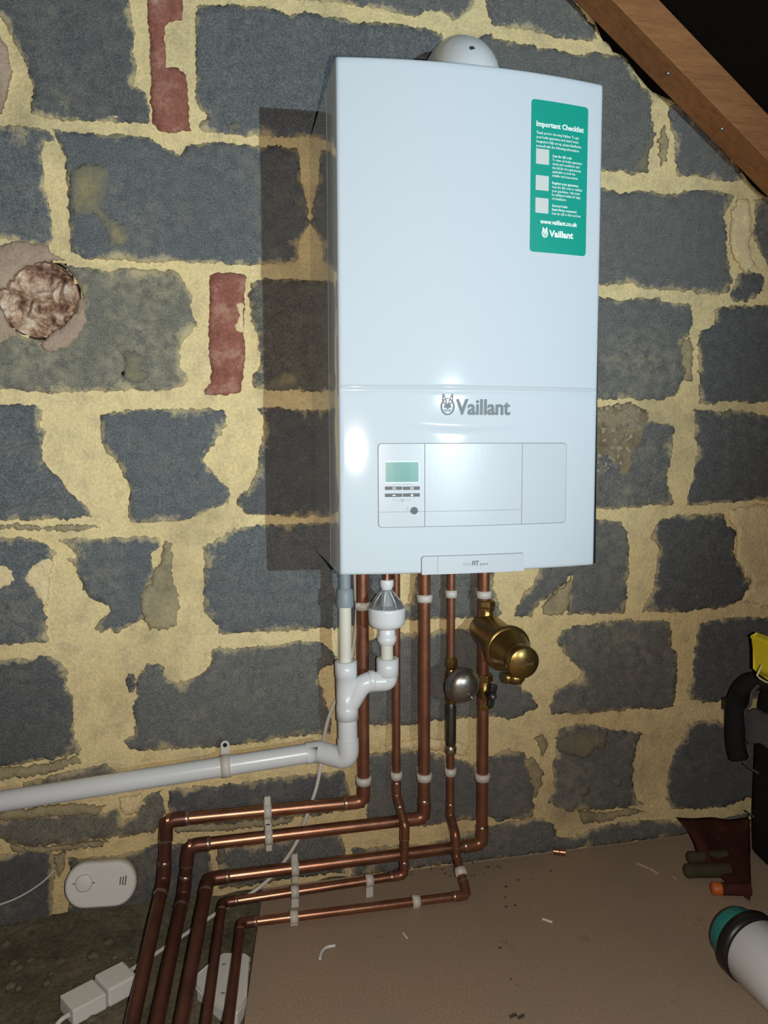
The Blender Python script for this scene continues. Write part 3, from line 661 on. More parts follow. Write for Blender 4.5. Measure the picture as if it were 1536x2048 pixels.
rrect(784.5, 989.6, 790.5, 991.4, .0028, .0033, 0, 'minus_mark', M['white'], cp, 2)
rrect(820.5, 989.4, 826, 991, .0028, .0033, 0, 'plus_mark', M['white'], cp, 2); rrect(822.4, 987.6, 824.1, 992.6, .0028, .0033, 0, 'plus_mark', M['white'], cp, 2)
disc_front(828, 1021, .0052, .001, .0032, 'reset_button', M['dark'], cp)
for q in ((786, 968, 801, 968.7), (804, 968, 824, 968.7), (786, 1000, 800, 1000.7), (808, 999, 823, 999.7), (786, 998, 786.6, 1000.5)):
    rrect(*q, .0015, .0019, 0, 'printed_line', M['print'], cp, 2)
x, z = BF(804.5, 1000)
MB().add([FP(x - .003, z + .002, .0019), FP(x + .003, z + .002, .0019), FP(x, z - .0035, .0019), FP(x, z + .0008, .0019)], [(0, 3, 2), (3, 1, 2)]).build('printed_mark', M['print'], cp)
for (a, b) in (((813, 1014), (817, 1021)), ((817, 1014), (813, 1021))):
    p, q = BF(*a), BF(*b); MB().add([FP(p[0] - .0003, p[1], .0019), FP(p[0] + .0003, p[1], .0019), FP(q[0] + .0003, q[1], .0019), FP(q[0] - .0003, q[1], .0019)], [(0, 1, 2, 3)]).build('printed_mark', M['print'], cp)

# lettering wrapped on the curved front
def text_verts(body, bold=0.0, res=2):
    cu = bpy.data.curves.new('t', 'FONT'); cu.body = body; cu.size = 1; cu.resolution_u = res; cu.offset = bold; cu.fill_mode = 'FRONT'
    o = bpy.data.objects.new('t', cu); C.objects.link(o); dg = bpy.context.evaluated_depsgraph_get()
    me = bpy.data.meshes.new_from_object(o.evaluated_get(dg)); v = [p.co.copy() for p in me.vertices]; f = [tuple(p.vertices) for p in me.polygons]
    bpy.data.objects.remove(o); bpy.data.curves.remove(cu); bpy.data.meshes.remove(me); return v, f
def text_on(body, x0, x1, z, h, off, name, mat, parent, bold=.012, res=2, mapf=FP):
    v, f = text_verts(body, bold, res); a, b = min(p.x for p in v), max(p.x for p in v)
    return MB().add([mapf(x0 + (p.x - a) / (b - a) * (x1 - x0), z + p.y * h, off) for p in v], f).build(name, mat, parent)
# large wordmark with the hare-in-oval emblem
xa, za = BF(912, 830); xb, _ = BF(1020, 828)
text_on('Vaillant', xa, xb, (za + BF(1020, 828)[1]) / 2, .0305, .0012, 'wordmark', M['logo'], boiler, .020, 4)
def emblem(cx_, cz_, rw, rh, off, name, mat, parent, lw):
    mb = MB()
    def stroke(pts, wd):
        for (p, q) in zip(pts, pts[1:]):
            d = Vector((q[0] - p[0], q[1] - p[1])); L = d.length or 1e-6; nx_, nz_ = -d.y / L * wd / 2, d.x / L * wd / 2
            mb.add([FP(p[0] + nx_, p[1] + nz_, off), FP(p[0] - nx_, p[1] - nz_, off), FP(q[0] - nx_, q[1] - nz_, off), FP(q[0] + nx_, q[1] + nz_, off)], [(0, 1, 2, 3)])
    E = lambda a, k=1.0: (cx_ + rw * k * math.cos(a), cz_ + rh * k * math.sin(a))
    stroke([E(2 * PI * k / 30) for k in range(31)], lw)
    for s in (-1, 1):
        ear = [(.10, .15), (.32, .85), (.72, 1.55), (.80, .95), (.72, .60), (.40, .30), (.10, .15)]
        stroke([(cx_ + s * rw * a, cz_ + rh * b) for a, b in ear], lw * .8)
        stroke([(cx_ + s * rw * a, cz_ + rh * b) for a, b in ((.2, .1), (.45, .15), (.5, -.1), (.25, -.15), (.2, .1))], lw * .6)
        stroke([(cx_ + s * rw * a, cz_ + rh * b) for a, b in ((.08, .3), (.1, -.2), (.0, -.35))], lw * .6)
        stroke([(cx_ + s * rw * a, cz_ + rh * b) for a, b in ((.0, -.5), (.3, -.55), (.5, -.35))], lw * .6)
    return mb.build(name, mat, parent)
ex, ez = BF(895.5, 813); emblem(ex, ez, .0090, .0112, .0012, 'emblem', M['logo'], boiler, .0019)

# name plate at the bottom edge
bx0 = BF(843, 1128)[0]; bx1 = BF(1047, 1128)[0]; bz1 = (BF(845, 1113)[1] + BF(1045, 1106)[1]) / 2
npl = plate(bx0, bx1, -.001, bz1, -.002, .003, .004, 'name_plate', M['panel'], boiler, 16, (1, 1, 0, 0))
plate(bx0 - .0008, bx1 + .0008, .0005, bz1 + .0008, -.002, .0006, .0045, 'plate_recess', M['groove'], npl, 16, (1, 1, 0, 0))
sx = BF(874, 1128)[0]; plate(sx, sx + .0005, 0, bz1 - .001, .003, .0033, 0, 'seam', M['groove'], npl, 1)
t0, tz = BF(925, 1131); t1 = BF(975, 1129)[0]; L = t1 - t0
text_on('eco', t0, t0 + L * .31, tz, .0085, .0034, 'plate_text', M['print'], npl, .0)
text_on('FIT', t0 + L * .36, t0 + L * .62, tz, .0095, .0034, 'plate_text', M['dark'], npl, .02)
text_on('pure', t0 + L * .67, t0 + L, tz, .0058, .0034, 'plate_text', M['logo'], npl, .01)

# green checklist sticker
s0 = BF(1062, 199); s1 = BF(1175, 214); s2 = BF(1060, 503); s3 = BF(1172, 513)
gx0, gx1 = (s0[0] + s2[0]) / 2, (s1[0] + s3[0]) / 2; gz1, gz0 = (s0[1] + s1[1]) / 2, (s2[1] + s3[1]) / 2
st = plate(gx0, gx1, gz0, gz1, .0001, .0006, .005, 'sticker', M['green'], boiler, 20); st['label'] = 'green checklist sticker with white print'
sw, sh = gx1 - gx0, gz1 - gz0
def ST(u0, u1, v, h, body, bold=.01, res=1): text_on(body, gx0 + sw * u0, gx0 + sw * u1, gz1 - sh * v, h, .0009, 'sticker_text', M['white'], st, bold, res)
ST(.085, .92, .172, .0098, 'Important Checklist', .03, 2)
for k, (t, u) in enumerate((('Thank you for choosing Vaillant. To get', .83), ('your boiler guarantee and smart home', .83), ('integration fully set up, please familiarise', .88), ('yourself with the following information:', .845))):
    ST(.085, u, .222 + k * .0285, .0052, t)
for v0, lines in ((.362, (('Scan the QR code', .71), ('To view our boiler guarantee', .90), ('terms and conditions and', .85), ('the full list of requirements', .88), ('applicable to both the', .78), ('installer and homeowner', .83))),
                  (.540, (('Register your guarantee', .84), ('Scan the QR code to validate', .91), ('your guarantee - this must', .87), ('be validated within 30 days', .88), ('of installation', .62))),
                  (.690, (('Get your boiler', .65), ('Smart Home connected', .81), ('Scan the QR to find out how', .89)))):
    for k, (t, u) in enumerate(lines): ST(.37, u, v0 + k * .0258, .0050, t, .022 if k == 0 or (v0 > .68 and k == 1) else .01)
for v0, v1 in ((.318, .418), (.492, .590), (.640, .740)):
    plate(gx0 + sw * .085, gx0 + sw * .31, gz1 - sh * v1, gz1 - sh * v0, .0006, .0009, .001, 'white_square', M['square'], st, 4)
ST(.17, .83, .808, .0085, 'www.vaillant.co.uk', .03, 2)
ST(.33, .76, .890, .0125, 'Vaillant', .035, 2)
emblem(gx0 + sw * .255, gz1 - sh * .872, .0042, .0054, .0009, 'sticker_emblem', M['white'], st, .0016)

# flue bend
fx = .2385
flue = empty('flue_elbow', (fx, -.13, BZ + BH), 'white round flue bend on top of the boiler', 'flue')
mb = MB(); path = [Vector((fx, -.135, BZ + BH)), Vector((fx, -.135, BZ + BH + .024))]
cy_, cz_ = -.135 + .072, BZ + BH + .024
path += [Vector((fx, cy_ - .072 * math.cos(a), cz_ + .072 * math.sin(a))) for a in [PI / 2 * k / 12 for k in range(1, 13)]] + [Vector((fx, -.004, cz_ + .072))]
mb.sweep(path, .054, 36); mb.build('bend', M['pvc'], flue)
MB().lathe((fx, -.135, BZ + BH + .0005), (0, 0, 1), [(0, .06), (.012, .06), (.012, .055)], 36).build('collar', M['pvc'], flue)
p = W(943, 101, -.16); q = Vector((p.x, 0, p.z)); dirv = (Vector((0, -.135 + .072, cz_)) - Vector((0, -.16, p.z)))
MB().lathe(W(943, 101, -.1655), (0, -.8, .35), [(0, .0045), (.004, .0045), (.004, .002)], 14).build('test_cap', M['dark'], flue)

# ================================================================== COPPER PIPES
def pipe(label, pts, r, elbows, mats, bright, rf=.02, group='copper pipes under the boiler'):
    root = empty('copper_pipe', pts[0], label, 'pipe', group)
    pts = [Vector(p) for p in pts]
    split = elbows[0] if elbows else len(pts) - 1
    cuts = [0] + [i for i in elbows if i in bright] + [len(pts) - 1]
    for a, b in zip(cuts, cuts[1:]):
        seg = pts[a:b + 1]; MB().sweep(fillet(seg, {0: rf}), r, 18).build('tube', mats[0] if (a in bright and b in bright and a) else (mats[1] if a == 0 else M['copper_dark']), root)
    for i in elbows:
        a, b, c = pts[i - 1], pts[i], pts[i + 1]; d1, d2 = (a - b).normalized(), (c - b).normalized(); l = r * 2.2
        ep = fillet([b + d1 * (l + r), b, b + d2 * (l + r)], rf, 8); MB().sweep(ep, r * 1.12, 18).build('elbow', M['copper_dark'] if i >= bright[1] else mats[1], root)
        for d in (d1, d2):
            MB().lathe(b + d * (l + r * .7), d, [(0, r * 1.13), (r * .35, r * 1.16), (r * .55, r * 1.02)], 18).build('solder_ring', M['solder'], root)
    return root
TOP = BZ + .02
def up(p): return Vector((p.x, p.y, TOP))
yA = -.036
def ext(P): d = (P[-1] - P[-2]) * 1.2; d.z = 0; return P[-1] + d
a1 = W(727.5, 1603, yA); A = [up(a1), a1, W(333, 1641, yA), W(327, 1762, yA), G(264, 2048, .012)]
A.append(ext(A))
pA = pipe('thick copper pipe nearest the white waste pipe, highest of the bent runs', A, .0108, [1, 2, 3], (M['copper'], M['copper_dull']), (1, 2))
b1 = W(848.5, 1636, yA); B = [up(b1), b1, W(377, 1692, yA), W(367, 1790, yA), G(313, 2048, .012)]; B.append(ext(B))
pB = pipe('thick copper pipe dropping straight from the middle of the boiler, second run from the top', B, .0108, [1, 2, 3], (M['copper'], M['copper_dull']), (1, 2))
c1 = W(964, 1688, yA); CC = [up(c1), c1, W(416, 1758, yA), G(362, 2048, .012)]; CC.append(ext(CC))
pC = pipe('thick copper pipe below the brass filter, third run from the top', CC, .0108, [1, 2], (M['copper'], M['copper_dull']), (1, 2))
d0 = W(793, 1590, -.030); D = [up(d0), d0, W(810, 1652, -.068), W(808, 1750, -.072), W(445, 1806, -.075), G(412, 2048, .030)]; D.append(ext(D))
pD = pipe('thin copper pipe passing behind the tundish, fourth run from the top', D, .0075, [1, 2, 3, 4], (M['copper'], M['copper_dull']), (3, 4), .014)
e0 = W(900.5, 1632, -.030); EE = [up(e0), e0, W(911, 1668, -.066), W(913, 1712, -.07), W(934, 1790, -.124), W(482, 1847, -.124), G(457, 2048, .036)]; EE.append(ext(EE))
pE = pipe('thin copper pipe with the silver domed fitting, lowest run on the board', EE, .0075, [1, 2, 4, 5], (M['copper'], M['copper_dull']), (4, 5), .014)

# pipe clips
def clip(p, axis, r, base, label, wd=.0065, ears=False):
    """nylon clip: open ring round the pipe on a foot that reaches the surface behind (base = vector to surface)"""
    root = empty('pipe_clip', p, label, 'clip', 'white nylon pipe clips'); base = Vector(base)
    d, u, v = frame(Vector(axis))
    MB().lathe(p - d * wd, d, [(0, r + .0004), (0, r + .0034), (wd * 2, r + .0034), (wd * 2, r + .0004)], 24).build('ring', M['nylon'], root, bevel=0)
    bl_ = base.length; bd = base.normalized(); side = d.cross(bd).normalized(); st_ = max(r - .001, .003)
    rot = Matrix((side, d, bd)).transposed()
    if bl_ > st_ + .002:
        c = p + bd * ((st_ + bl_) / 2); MB().box(c, (r * .62, wd, (bl_ - st_) / 2), rot).build('foot', M['nylon'], root, bevel=.0012)
    if ears:
        for s in (-1, 1):
            MB().box(p + side * s * (r + .0075), (.0075, wd * .85, .0035), rot).build('ear', M['nylon'], root, bevel=.0012)
    return root
def wallfoot(p): return (0, -p.y - .004, 0)
ZA = Vector((0, 0, 1))
def on_vert(path_pt, px, py):
    q = W(px, py, path_pt.y); return Vector((path_pt.x, path_pt.y, q.z))
nm = {'A': ('the pipe beside the white waste pipe', a1, .0108), 'B': ('the thick pipe in the middle', b1, .0108), 'C': ('the thick pipe carrying the brass filter', c1, .0108), 'D': ('the thin pipe behind the tundish', d0, .0075), 'E': ('the thin pipe with the silver dome', e0, .0075)}
for k, px, py, wh in (('A', 728, 1211, 'just under the boiler'), ('B', 848, 1196, 'just under the boiler'), ('E', 905, 1187, 'just under the boiler'), ('C', 975, 1188, 'just under the boiler'),
                      ('A', 729, 1560, 'low on the wall'), ('D', 793, 1550, 'low on the wall'), ('B', 849, 1553, 'low on the wall'), ('E', 900, 1543, 'low on the wall'), ('C', 966, 1553, 'low on the wall')):
    n_, q, r = nm[k]; p = on_vert(q, px, py); clip(p, ZA, r, wallfoot(p), 'white clip round %s, %s' % (n_, wh))
def on_run(P, i, px, py):
    a, b = P[i], P[i + 1]; best = None                    # nearest point of the run to the sight line
    for k in range(401):
        p = a.lerp(b, k / 400); d = p - CAM; sx_ = 768 + FPX * d.dot(RT) / d.dot(FW)
        if best is None or abs(sx_ - px) < best[0]: best = (abs(sx_ - px), p)
    return best[1], (b - a)
for P, i, px, r, lb, flo in ((A, 1, 535, .0108, 'white clip on the highest horizontal copper run', 0), (B, 1, 537, .0108, 'white clip on the second horizontal copper run from the top', 0),
                         (CC, 1, 589, .0108, 'white clip on the third horizontal copper run from the top', 0), (D, 3, 589, .0075, 'white clip on the fourth copper run, in line with those above and below', 1),
                         (EE, 4, 588, .0075, 'white clip on the lowest copper run, left of the two on it', 1), (D, 3, 738, .0075, 'white clip on the fourth copper run near its right bend', 1),
                         (EE, 4, 832, .0075, 'white clip on the lowest copper run, right of the two on it', 1)):
    p, ax = on_run(P, i, px, 0)
    clip(p, ax, r, (0, 0, -p.z - .0002) if flo else wallfoot(p), lb, ears=not flo)
p = EE[3].lerp(EE[4], .42); clip(p, EE[4] - EE[3], .0075, (0, 0.02, -.008), 'white clip on the slanting bottom end of the rightmost thin pipe')

# ================================================================== WASTE PIPE AND TUNDISH
yT = -.082
wp = empty('waste_pipe', W(692, 1430, yT), 'white plastic condensate waste pipe with swept tee and long sloping run', 'pipe')
t_top, t_bot = W(691.5, 1322, yT), W(695, 1438, yT)
dirT = (t_bot - t_top).normalized()
gx = W(690, 1213, yT)
p0 = Vector((gx.x, yT, TOP)); p1 = W(690, 1176, yT); p2 = W(690, 1213, yT); p3 = W(691, 1335, yT)
MB().lathe(p0, p1 - p0, [(0, .0098), ((p1 - p0).length, .0098)], 20).build('rubber_hose', M['pvc_grey'], wp)
MB().lathe(p1, p2 - p1, [(0, .0105), (.004, .0138), (.026, .0148), ((p2 - p1).length, .0140)], 24).build('rubber_connector', M['pvc_grey'], wp)
MB().sweep([p2, p3], .0107, 20).build('inlet_pipe', M['pvc_cream'], wp)
e = t_top; L = (t_bot - t_top).length
MB().lathe(e, dirT, [(0, .0150), (0, .0188), (.026, .0188), (.0268, .0178), (L - .026, .0178), (L - .0255, .0188), (L, .0188), (L, .016)], 32).build('tee', M['pvc'], wp)
yU = -.088
u0 = W(775, 1316, yU); u1 = Vector((u0.x, yU, W(775, 1372, yU).z)); u2 = W(726, 1364, yU); u3 = W(697, 1412, yT)
corner = Vector((u0.x, yU, u2.z - .001))
br = fillet([W(775, 1345, yU), corner, u2, u3], {0: .03, 1: .026, 2: .028}, 10)
MB().sweep(br, .0172, 28).build('branch', M['pvc'], wp)
MB().lathe(u0, (0, 0, -1), [(0, .0165), (0, .0190), (.03, .0190), (.031, .0172), (.004, .0150)], 32).build('socket', M['pvc'], wp)
cpt = W(737, 1362, yU); MB().lathe(cpt, (1, 0, 0), [(0, .0172), (.001, .0180), (.009, .0180), (.010, .0172)], 28).build('joint_rim', M['pvc'], wp)
lowA = W(697, 1520, yT); knee = W(645, 1503, -.050); farp = W(-160, 1628, -.034)
lp = fillet([t_bot + dirT * -.01, W(696.5, 1518, yT), W(640, 1506, -.052), farp], {0: .026, 1: .026, 2: .03}, 10)
MB().sweep([t_bot - dirT * .01, W(696, 1492, yT)], .0166, 28).build('drop_pipe', M['pvc'], wp)
c1_ = W(696.5, 1519, yT); k2 = W(638, 1503, -.050)
MB().sweep(fillet([W(696, 1478, yT), c1_, k2], .024, 12), .0185, 28).build('elbow', M['pvc'], wp)
MB().sweep([k2.lerp(c1_, .05), k2, k2.lerp(farp, .035)], .0186, 28).build('elbow', M['pvc'], wp)
MB().sweep([k2, farp], .0168, 28).build('long_pipe', M['pvc'], wp)
# bracket of the sloping run
cpn = k2.lerp(farp, 0.0); best = None
for k in range(400):
    p = k2.lerp(farp, k / 400); d = p - CAM; sx_ = 768 + FPX * d.dot(RT) / d.dot(FW)
    if best is None or abs(sx_ - 451) < best[0]: best = (abs(sx_ - 451), p)
bp = best[1]; ax = (farp - k2).normalized()
bk = empty('pipe_bracket', bp, 'grey-white screw bracket holding the sloping waste pipe to the wall', 'bracket')
MB().lathe(bp - ax * .008, ax, [(0, .0170), (0, .0192), (.016, .0192), (.016, .0170)], 28).build('band', M['nylon'], bk)
tabz = W(450, 1491, -.03).z
tx = W(450, 1491, -.03).x
mb = MB(); tab = [Vector((tx + .0075 * math.cos(a), -.028, tabz + .0075 * math.sin(a))) for a in [PI * k / 10 for k in range(11)]] + [Vector((tx - .0075, -.028, bp.z + .01)), Vector((tx + .0075, -.028, bp.z + .01))]
mb.prism(tab, (0, .004, 0)); mb.build('tab', M['nylon'], bk)
MB().lathe((tx, -.0285, tabz), (0, 1, 0), [(0, .0038), (.002, .0038), (.003, .002)], 16).build('screw_hole_shade', M['hole'], bk)  # dark disc painted as the shade in the bracket's hole
MB().box((tx, -.0155, bp.z + .006), (.006, .0095, .006)).build('foot', M['nylon'], bk, bevel=.001)

tn = empty('tundish', W(773, 1320, yU), 'white tundish with clear ribbed cone feeding the waste elbow', 'tundish')
def TZ(py): return W(773, py, yU).z
tx_ = u0.x - .001
def lat(name, pr, mat, n=28): return MB().lathe((tx_, yU, 0), (0, 0, 1), [(TZ(py), r) for py, r in pr], n).build(name, mat, tn)
lat('copper_tail', [(1140, .0075), (1160, .0075)], M['copper'])
lat('upper_nut', [(1159, .0085), (1159.5, .0115), (1163, .0122), (1172, .0118), (1175, .010), (1181, .0092), (1182, .006)], M['pvc'], 16)
lat('clear_cone', [(1178, .0098), (1184, .0120), (1200, .0235), (1213, .0305), (1218, .0315)], M['clear'], 32)
lat('cone_core', [(1180, .0060), (1216, .0082)], M['pvc'])
for k in range(8):
    a = 2 * PI * (k + .5) / 8; ca, sa = math.cos(a), math.sin(a)
    pp = [Vector((tx_ + ca * r, yU + sa * r, TZ(py))) for py, r in ((1180, .0095), (1198, .0225), (1214, .0300), (1214, .0270), (1198, .0195), (1182, .0085))]
    MB().prism([p - Vector((-sa, ca, 0)) * .0011 for p in pp], Vector((-sa, ca, 0)) * .0022).build('rib', M['pvc'], tn)
lat('cup', [(1214, .0295), (1214.5, .0318), (1219, .0322), (1240, .0312), (1248, .0300), (1254, .0235), (1257, .0140), (1262, .013)], M['pvc'], 36)
lat('lower_nut', [(1256, .0132), (1262, .0146), (1271, .0148), (1272, .0165), (1281, .0165), (1284, .0148), (1289, .0135), (1290, .0105)], M['pvc'], 20)
lat('tail_pipe', [(1286, .0106), (1336, .0106)], M['pvc_cream'], 24)

# ================================================================== BRASS FILTER, SILVER FITTING, VALVES
bf = empty('brass_filter', W(975, 1262, yA), 'brass magnetic filter with a capped barrel sticking out from the wall', 'filter')
cx0 = on_vert(c1, 972, 1255)
fxv = W(974, 1258, -.042)
ft = lambda py: on_vert(c1, 972, py).z
MB().lathe((fxv.x, -.038, 0), (0, 0, 1), [(ft(1199), .0118), (ft(1202), .0160), (ft(1212), .0165), (ft(1214), .0150), (ft(1220), .0145), (ft(1222), .0125), (ft(1240), .0120)], 6, False).build('inlet_nut', M['brass'], bf, bevel=.0008)
MB().lathe((fxv.x, -.038, 0), (0, 0, 1), [(ft(1216), .0128), (ft(1232), .0135), (ft(1240), .017)], 24).build('inlet_neck', M['brass'], bf)
axf = (W(1047, 1326, -.196) - W(974, 1260, -.038)); Lf = axf.length; ad = axf.normalized(); o0 = W(974, 1260, -.038)
MB().lathe(o0, ad, [(-.030, .010), (-.024, .022), (-.012, .0285), (.0, .0305), (.02, .0315), (.06, .0322), (Lf * .56, .034)], 36).build('body', M['brass'], bf)
MB().lathe(o0, ad, [(Lf * .54, .0345), (Lf * .55, .0405), (Lf * .60, .0415), (Lf * .62, .0400), (Lf * .63, .036)], 40).build('flange', M['brass'], bf)
MB().lathe(o0, ad, [(Lf * .62, .0372), (Lf * .70, .0345), (Lf * .84, .0268), (Lf * .88, .0258)], 40).build('barrel', M['brass'], bf)
MB().lathe(o0, ad, [(Lf * .87, .0262), (Lf * .89, .0278), (Lf * 1.0, .0275), (Lf * 1.02, .0255), (Lf * 1.022, .0)], 40).build('end_cap', M['brass'], bf)
ce = o0 + ad * Lf * 1.024; d_, uu, vv_ = frame(ad)
rx = Vector((1, 0, 0)); rx = (rx - ad * rx.dot(ad)).normalized(); rz = rx.cross(ad).normalized()
rz = rz if rz.z > 0 else -rz
text_on('Vaillant', -.016, .016, -.003, .0095, 0, 'cap_text', M['solder'], bf, .02, 1, lambda x, z, off: ce + rx * x + rz * z + ad * .0004)
dr = o0 + ad * Lf * .80; dn = Vector((.0, .0, -1))
MB().lathe(dr + dn * .018, dn, [(0, .012), (.012, .012), (.014, .0155), (.022, .0160), (.024, .0135), (.028, .012), (.030, .006)], 18).build('drain_cock', M['brass'], bf)
MB().lathe(dr + dn * .036 + Vector((-.010, 0, 0)), (-1, -.3, 0), [(0, .009), (.010, .0095), (.012, .006)], 12).build('drain_screw', M['brass'], bf)
MB().lathe((fxv.x, -.038, 0), (0, 0, 1), [(ft(1320), .0122), (ft(1316), .0150), (ft(1306), .0150), (ft(1302), .0130), (ft(1284), .0125)], 6, False).build('outlet_nut', M['copper_dull'], bf, bevel=.0008)

iv = empty('isolating_valve', on_vert(c1, 972, 1385), 'small brass isolating valve with a black lever under the filter', 'valve')
vz = lambda py: on_vert(c1, 972, py).z
ivx = c1.x + .003
for nm_, pr in (('upper_nut', [(1346, .0122), (1349, .0155), (1360, .0155), (1362, .0130)]), ('lower_nut', [(1404, .0130), (1406, .0150), (1414, .0150), (1417, .0122)])):
    MB().lathe((ivx, yA, 0), (0, 0, 1), [(vz(py), r) for py, r in pr[::-1]], 6, False).build(nm_, M['brass'], iv, bevel=.0007)
MB().lathe((ivx, yA, 0), (0, 0, 1), [(vz(py), r) for py, r in ((1406, .0122), (1396, .0125), (1392, .0142), (1376, .0142), (1372, .0125), (1360, .0118))], 24).build('body', M['brass'], iv)
lp_ = W(983, 1391, -.062)
rotl = Matrix.Rotation(math.radians(12), 3, 'Y')
hv = MB().box(lp_ + Vector((0.001, 0, 0)), (.0065, .004, .021), rotl).build('lever', M['black'], iv, bevel=.003)
MB().lathe(lp_ + Vector((0, .012, 0)), (0, -1, 0), [(0, .006), (.006, .0085), (.017, .0085), (.019, .007)], 18).build('lever_hub', M['black'], iv)
MB().lathe(lp_ + Vector((0, -.006, 0)), (0, -1, 0), [(0, .0035), (.004, .0035), (.0045, .002)], 12).build('hub_screw', M['steel'], iv)
MB().lathe((lp_.x - .006, yA, lp_.z), (.3, -1, 0), [(0, .008), (.022, .007)], 16).build('spindle', M['brass'], iv)

sd = empty('domed_fitting', W(903, 1370, -.03), 'round silver domed metal fitting with a small nozzle on the thin pipe', 'fitting')
dcen = W(925, 1371, -.088)
ddir = Vector((.12, -1, -.12)).normalized()
MB().lathe(dcen, ddir, [(-.012, .010), (-.011, .0245), (-.004, .0325), (-.001, .0335), (.0015, .0335), (.003, .0310), (.005, .0302), (.010, .0280), (.015, .0230), (.0185, .0160), (.0205, .0080), (.021, 0)], 44).build('dome', M['steel'], sd)
nz_ = W(936, 1388, -.100); MB().lathe(nz_, (.35, -1, -.35), [(0, .0045), (.008, .0042), (.012, .003), (.014, .001)], 14).build('nozzle', M['steel'], sd)
ez_ = lambda py: on_vert(e0, 903, py).z
MB().lathe((e0.x + .001, -.030, 0), (0, 0, 1), [(ez_(1338), .0085), (ez_(1333), .0118), (ez_(1322), .0122), (ez_(1319), .0120), (ez_(1313), .0085)], 6, False).build('compression_nut', M['brass'], sd, bevel=.0007)
MB().lathe((e0.x + .001, -.030, 0), (0, 0, 1), [(ez_(1408), .0085), (ez_(1400), .0115), (ez_(1350), .0115), (ez_(1338), .0080)], 20).build('valve_body', M['brass'], sd)
MB().sweep([Vector((e0.x + .001, -.030, dcen.z)), dcen - ddir * .008], .0095, 18).build('neck', M['steel'], sd)
si = empty('steel_inline_cylinder', on_vert(e0, 902, 1490), 'dark chrome inline cylinder with end couplings below the silver dome', 'fitting')
MB().lathe((e0.x, -.030, 0), (0, 0, 1), [(ez_(1492), .0085), (ez_(1486), .0098), (ez_(1478), .0104), (ez_(1416), .0106), (ez_(1409), .0096), (ez_(1404), .0085)], 28).build('cylinder', M['darkchrome'], si)
MB().lathe((e0.x, -.030, 0), (0, 0, 1), [(ez_(1509), .0080), (ez_(1504), .0108), (ez_(1494), .0114), (ez_(1491), .0095), (ez_(1489), .0085)], 24).build('coupling', M['solder'], si)

# ================================================================== CABLES, ALARM, JUNCTION BOXES
cb = smooth_path([W(709, 1130, -.020), W(711, 1180, -.016), W(713, 1235, -.016), W(706, 1300, -.014), W(690, 1365, -.013), W(667, 1410, -.011), W(652, 1455, -.011), W(645, 1505, -.011), W(634, 1570, -.012), W(614, 1630, -.012), W(590, 1690, -.014), W(548, 1748, -.018), G(500, 1788, .006), G(440, 1822, -.006), G(380, 1862, -.012), G(310, 1908, -.010), G(262, 1940, -.004)], 6)
tag(MB().sweep(cb, .0034, 10).build('power_cable', M['cable']), 'white cable curving from behind the boiler down to the connector box', 'cable')
cb = smooth_path([G(140, 2028, -.004), G(120, 2042, -.010), G(100, 2070, -.014), G(60, 2120, -.014)], 6)
tag(MB().sweep(cb, .0034, 10).build('power_cable', M['cable']), 'short white cable leaving the near end of the connector box', 'cable')
cb = smooth_path([W(-90, 1838, -.02), W(0, 1809, -.014), W(40, 1793, -.010), W(80, 1768, -.009), W(110, 1740, -.008)], 8)
tag(MB().sweep(cb, .0015, 8).build('thin_wire', M['cable']), 'thin pale wire at the lower left wall beside the alarm', 'wire')

# alarm
al = empty('carbon_monoxide_alarm', G(203, 1815, -.015), 'white oval carbon monoxide alarm leaning against the foot of the wall', 'alarm')
acen = W(203, 1766, -.036); tilt = Matrix.Rotation(math.radians(-14), 3, 'X') @ Matrix.Rotation(math.radians(3.2), 3, 'Y')
def AL(x, y, z): return acen + tilt @ Vector((x, y, z))
def stad(hw, hh, n=14):
    r = hh * .92; o = []
    for (sx_, s0_) in ((1, -PI / 2), (-1, PI / 2)):
        o += [(sx_ * (hw - r) + r * math.cos(s0_ + PI * k / n), hh * math.sin(s0_ + PI * k / n)) for k in range(n + 1)]
    return o
HWd, HHt = .0575, .0365
lay = [(HWd * .94, HHt * .92, .016), (HWd, HHt, .012), (HWd, HHt, -.006), (HWd * .975, HHt * .96, -.010), (HWd * .92, HHt * .88, -.012)]
mb = MB(); vs = []
for hw, hh, y in lay: vs += [AL(x, y, z) for x, z in stad(hw, hh)]
n = 30
mb.add(vs, [(i * n + k, i * n + (k + 1) % n, (i + 1) * n + (k + 1) % n, (i + 1) * n + k) for i in range(len(lay) - 1) for k in range(n)] + [tuple(range(n)), tuple(range((len(lay) - 1) * n, len(lay) * n))[::-1]])
for i in range(len(mb.sm) - 2): mb.sm[i] = True
mb.build('body', M['boxwhite'], al, merge=True)
tdir = tilt @ Vector((0, -1, 0))
MB().lathe(AL(-.0265, -.0118, .0045), tdir, [(0, .0142), (.0004, .0142), (.0004, .0136)], 28).build('button_groove', M['print'], al)
MB().lathe(AL(-.0265, -.0118, .0045), tdir, [(0, .0134), (.0016, .0132), (.0022, .0118), (.0022, 0)], 28).build('test_button', M['boxwhite'], al)
for k in range(3):
    for s, z_ in ((0, 0),):
        MB().box(AL(.0315 + k * .0042, -.0121, .005), (.0009, .0006, .006 + .0008 * k), tilt @ Matrix.Rotation(math.radians(4), 3, 'Y')).build('sounder_slot', M['dark'], al)
for xx in (-.0425, -.0108): MB().box(AL(xx, -.0121, .0045), (.0018, .0006, .0007), tilt).build('indicator', M['dark'], al)

